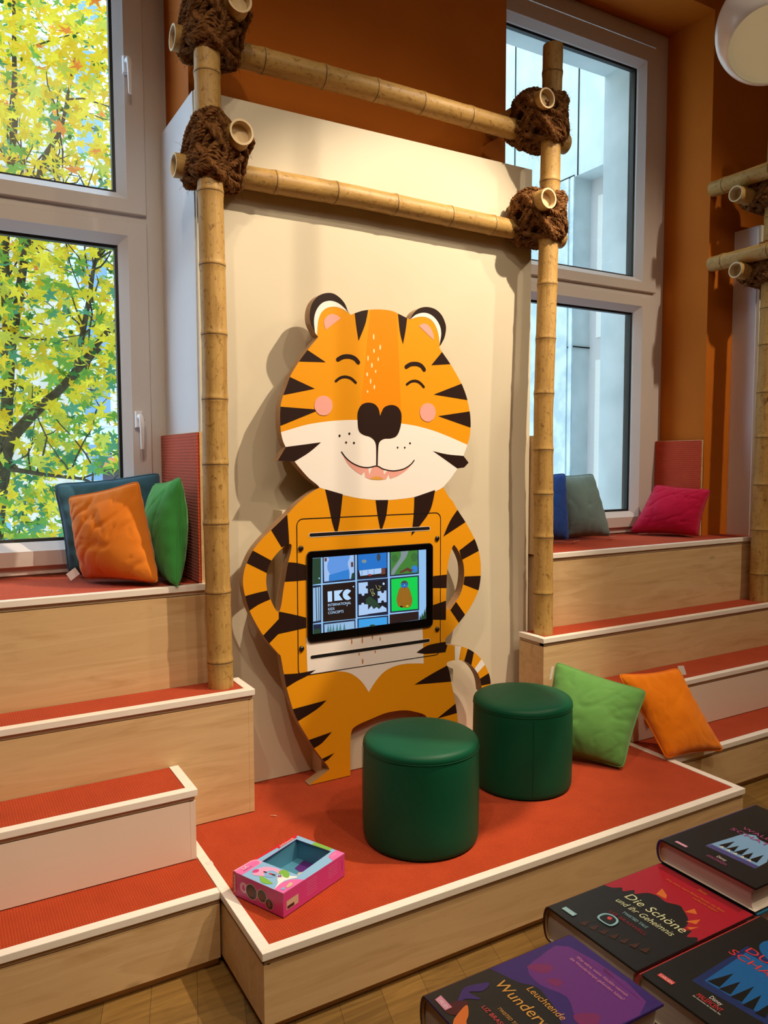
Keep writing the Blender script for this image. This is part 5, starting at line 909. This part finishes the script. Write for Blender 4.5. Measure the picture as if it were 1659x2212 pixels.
def art_dark(f, t):
    f([(.691, .445, 1), (.916, .445, 1), (.916, .598, 1), (.691, .598, 1)], 'b_black', False)
    f([(.7325, .5576, 1), (.7420, .4700, 1), (.7600, .4700, 1), (.8480, .5240, 1), (.8440, .5650, 1)], 'b_deepblue', False); f([(.745, .550, 1), (.75, .49, 1), (.765, .482, 1), (.835, .52, 1), (.832, .558, 1)], 'b_blue', False)
    f([(.868+.026*math.cos(k*PI/8), .530+.030*math.sin(k*PI/8)) for k in range(16)], 'b_blue')
    for k in range(5): f([(.747, .548-.015*k, 1), (.785-.006*(k % 2), .541-.013*k, 1), (.750, .534-.014*k, 1)], 'b_nearblack', False)
    t('DUNKLE', .8330, .5620, .085, .0125, 'b_redtext'); t('SCHATTEN', .8130, .5700, .105, .0120, 'b_redtext')
    f([(.7055, .5840, 1), (.7060, .5640, 1), (.7130, .5640, 1), (.7125, .5840, 1)], 'b_redtag', False); t('CARLSEN', .7072, .5830, .0180, .0038, 'b_white')
    t('MALEFICENT', .7150, .5390, .031, .0070, 'b_redtext'); t('Disney', .7240, .5290, .015, .0065, 'b_white'); t('Die Geschichte der dunklen Fee', .7110, .5400, .035, .0026, 'b_white')
book(.6910, .9160, .4440, .5985, TT, .950, 'black hardcover book with blue picture and red letters, front right, cut off', 'b_black', 'b_redtag', art_dark, 'b_gold')
def art_ice(f, t):
    f([(.914, .602, 1), (1.139, .602, 1), (1.139, .757, 1), (.914, .757, 1)], 'b_black', False)
    f([(.9534, .709, 1), (.958, .633, 1), (.988, .635, 1), (1.06, .672, 1), (1.035, .703, 1)], 'b_ice', False); f([(.9534, .709, 1), (.958, .633, 1), (.968, .634, 1), (.965, .707, 1)], 'b_lilac', False)
    for k in range(5): f([(.972, .700-.012*k, 1), (1.002-.007*(k % 2), .695-.0115*k, 1), (.974, .689-.012*k, 1)], 'b_nearblack', False)
    for k in range(5): f([(.968, .697-.011*k, 1), (.974, .694-.011*k, 1), (.968, .690-.011*k, 1)], 'b_white', False)
    f([(1.055+.018*math.cos(k*PI/8), .672+.022*math.sin(k*PI/8)) for k in range(16)], 'b_nearblack')
    t('WALD DER', 1.0450, .7150, .085, .0090, 'b_pinktext'); t('SCHATTEN', 1.0280, .7230, .098, .0090, 'b_pinktext')
    f([(.9235, .7385, 1), (.9235, .7190, 1), (.9290, .7190, 1), (.9290, .7385, 1)], 'b_pinktag', False); t('CARLSEN', .9248, .7380, .0180, .0032, 'b_white')
    t('Disney', .9385, .6800, .0150, .0060, 'b_white'); t('EISKÖNIGIN', .9285, .6890, .0310, .0060, 'b_pinktext')
book(.9140, 1.1390, .6020, .7572, .950, .985, 'black hardcover book with icy blue picture and pink letters, farthest back', 'b_black', 'b_purple', art_ice)
book(.9160, 1.1400, .5990, .7555, TT, .9498, 'hardcover book underneath the black one with the icy blue picture', 'b_teal', 'b_teal', lambda f, t: None)

# ---------------------------------------------------------------- pendant lamp at the top right
LC = Vector((2.41, 1.625, 2.945)); lr = .172
lm = empty('pendant_lamp', (LC.x, LC.y, 4.5), label='white round pendant lamp cut off by the top right corner', cat='lamp')
ax = (Vector((0, 0, 1.55))-LC).normalized()*.80 + Vector((0, 0, -.62)); ax.normalize(); e1 = ax.orthogonal().normalized(); e2 = ax.cross(e1)
def cap(prof, m, name, par):
    mb = MB(); seg = 56; vs = []
    for r, h in prof: vs += [LC+ax*h+(e1*math.cos(2*PI*k/seg)+e2*math.sin(2*PI*k/seg))*r for k in range(seg)]
    fs = [(i*seg+k, i*seg+(k+1) % seg, (i+1)*seg+(k+1) % seg, (i+1)*seg+k) for i in range(len(prof)-1) for k in range(seg)]
    mb.add(vs, fs, m); return mb.build(name, par, smooth=True, angle=60)
pr = [(lr*math.sin(math.radians(a)), lr*math.cos(math.radians(a))) for a in range(50, 181, 5)]
inn = [((lr-.006)*math.sin(math.radians(a)), (lr-.006)*math.cos(math.radians(a))) for a in range(180, 49, -5)]
cap(pr[::-1]+[((lr-.004)*math.sin(math.radians(49)), (lr+.002)*math.cos(math.radians(49)))]+inn[::-1], 'lamp_shell', 'lamp_shade', lm)
cap([(0, lr*.60), (lr*.5, lr*.60), (lr*.755, lr*.61)], 'lamp_inner', 'diffuser', lm)
b = MB(); bc = LC+ax*lr*.612+Vector((.03, -.02, .075)); bc = bc-ax*((bc-LC).dot(ax)-lr*.612); b.tube([bc, bc+ax*.003], .026, 'bulb_warm', 24); b.build('bulb', lm)
b = MB(); b.tube([LC-ax*.0+Vector((0, 0, lr*.9)), (LC.x, LC.y, 4.5)], .004, 'steel_dark', 8); b.build('cord', lm)
b = MB(); b.lathe([(0, 4.46), (.05, 4.462), (.055, 4.5)], 'lamp_shell', 24, c=(LC.x, LC.y)); b.build('ceiling_rose', lm, smooth=True)
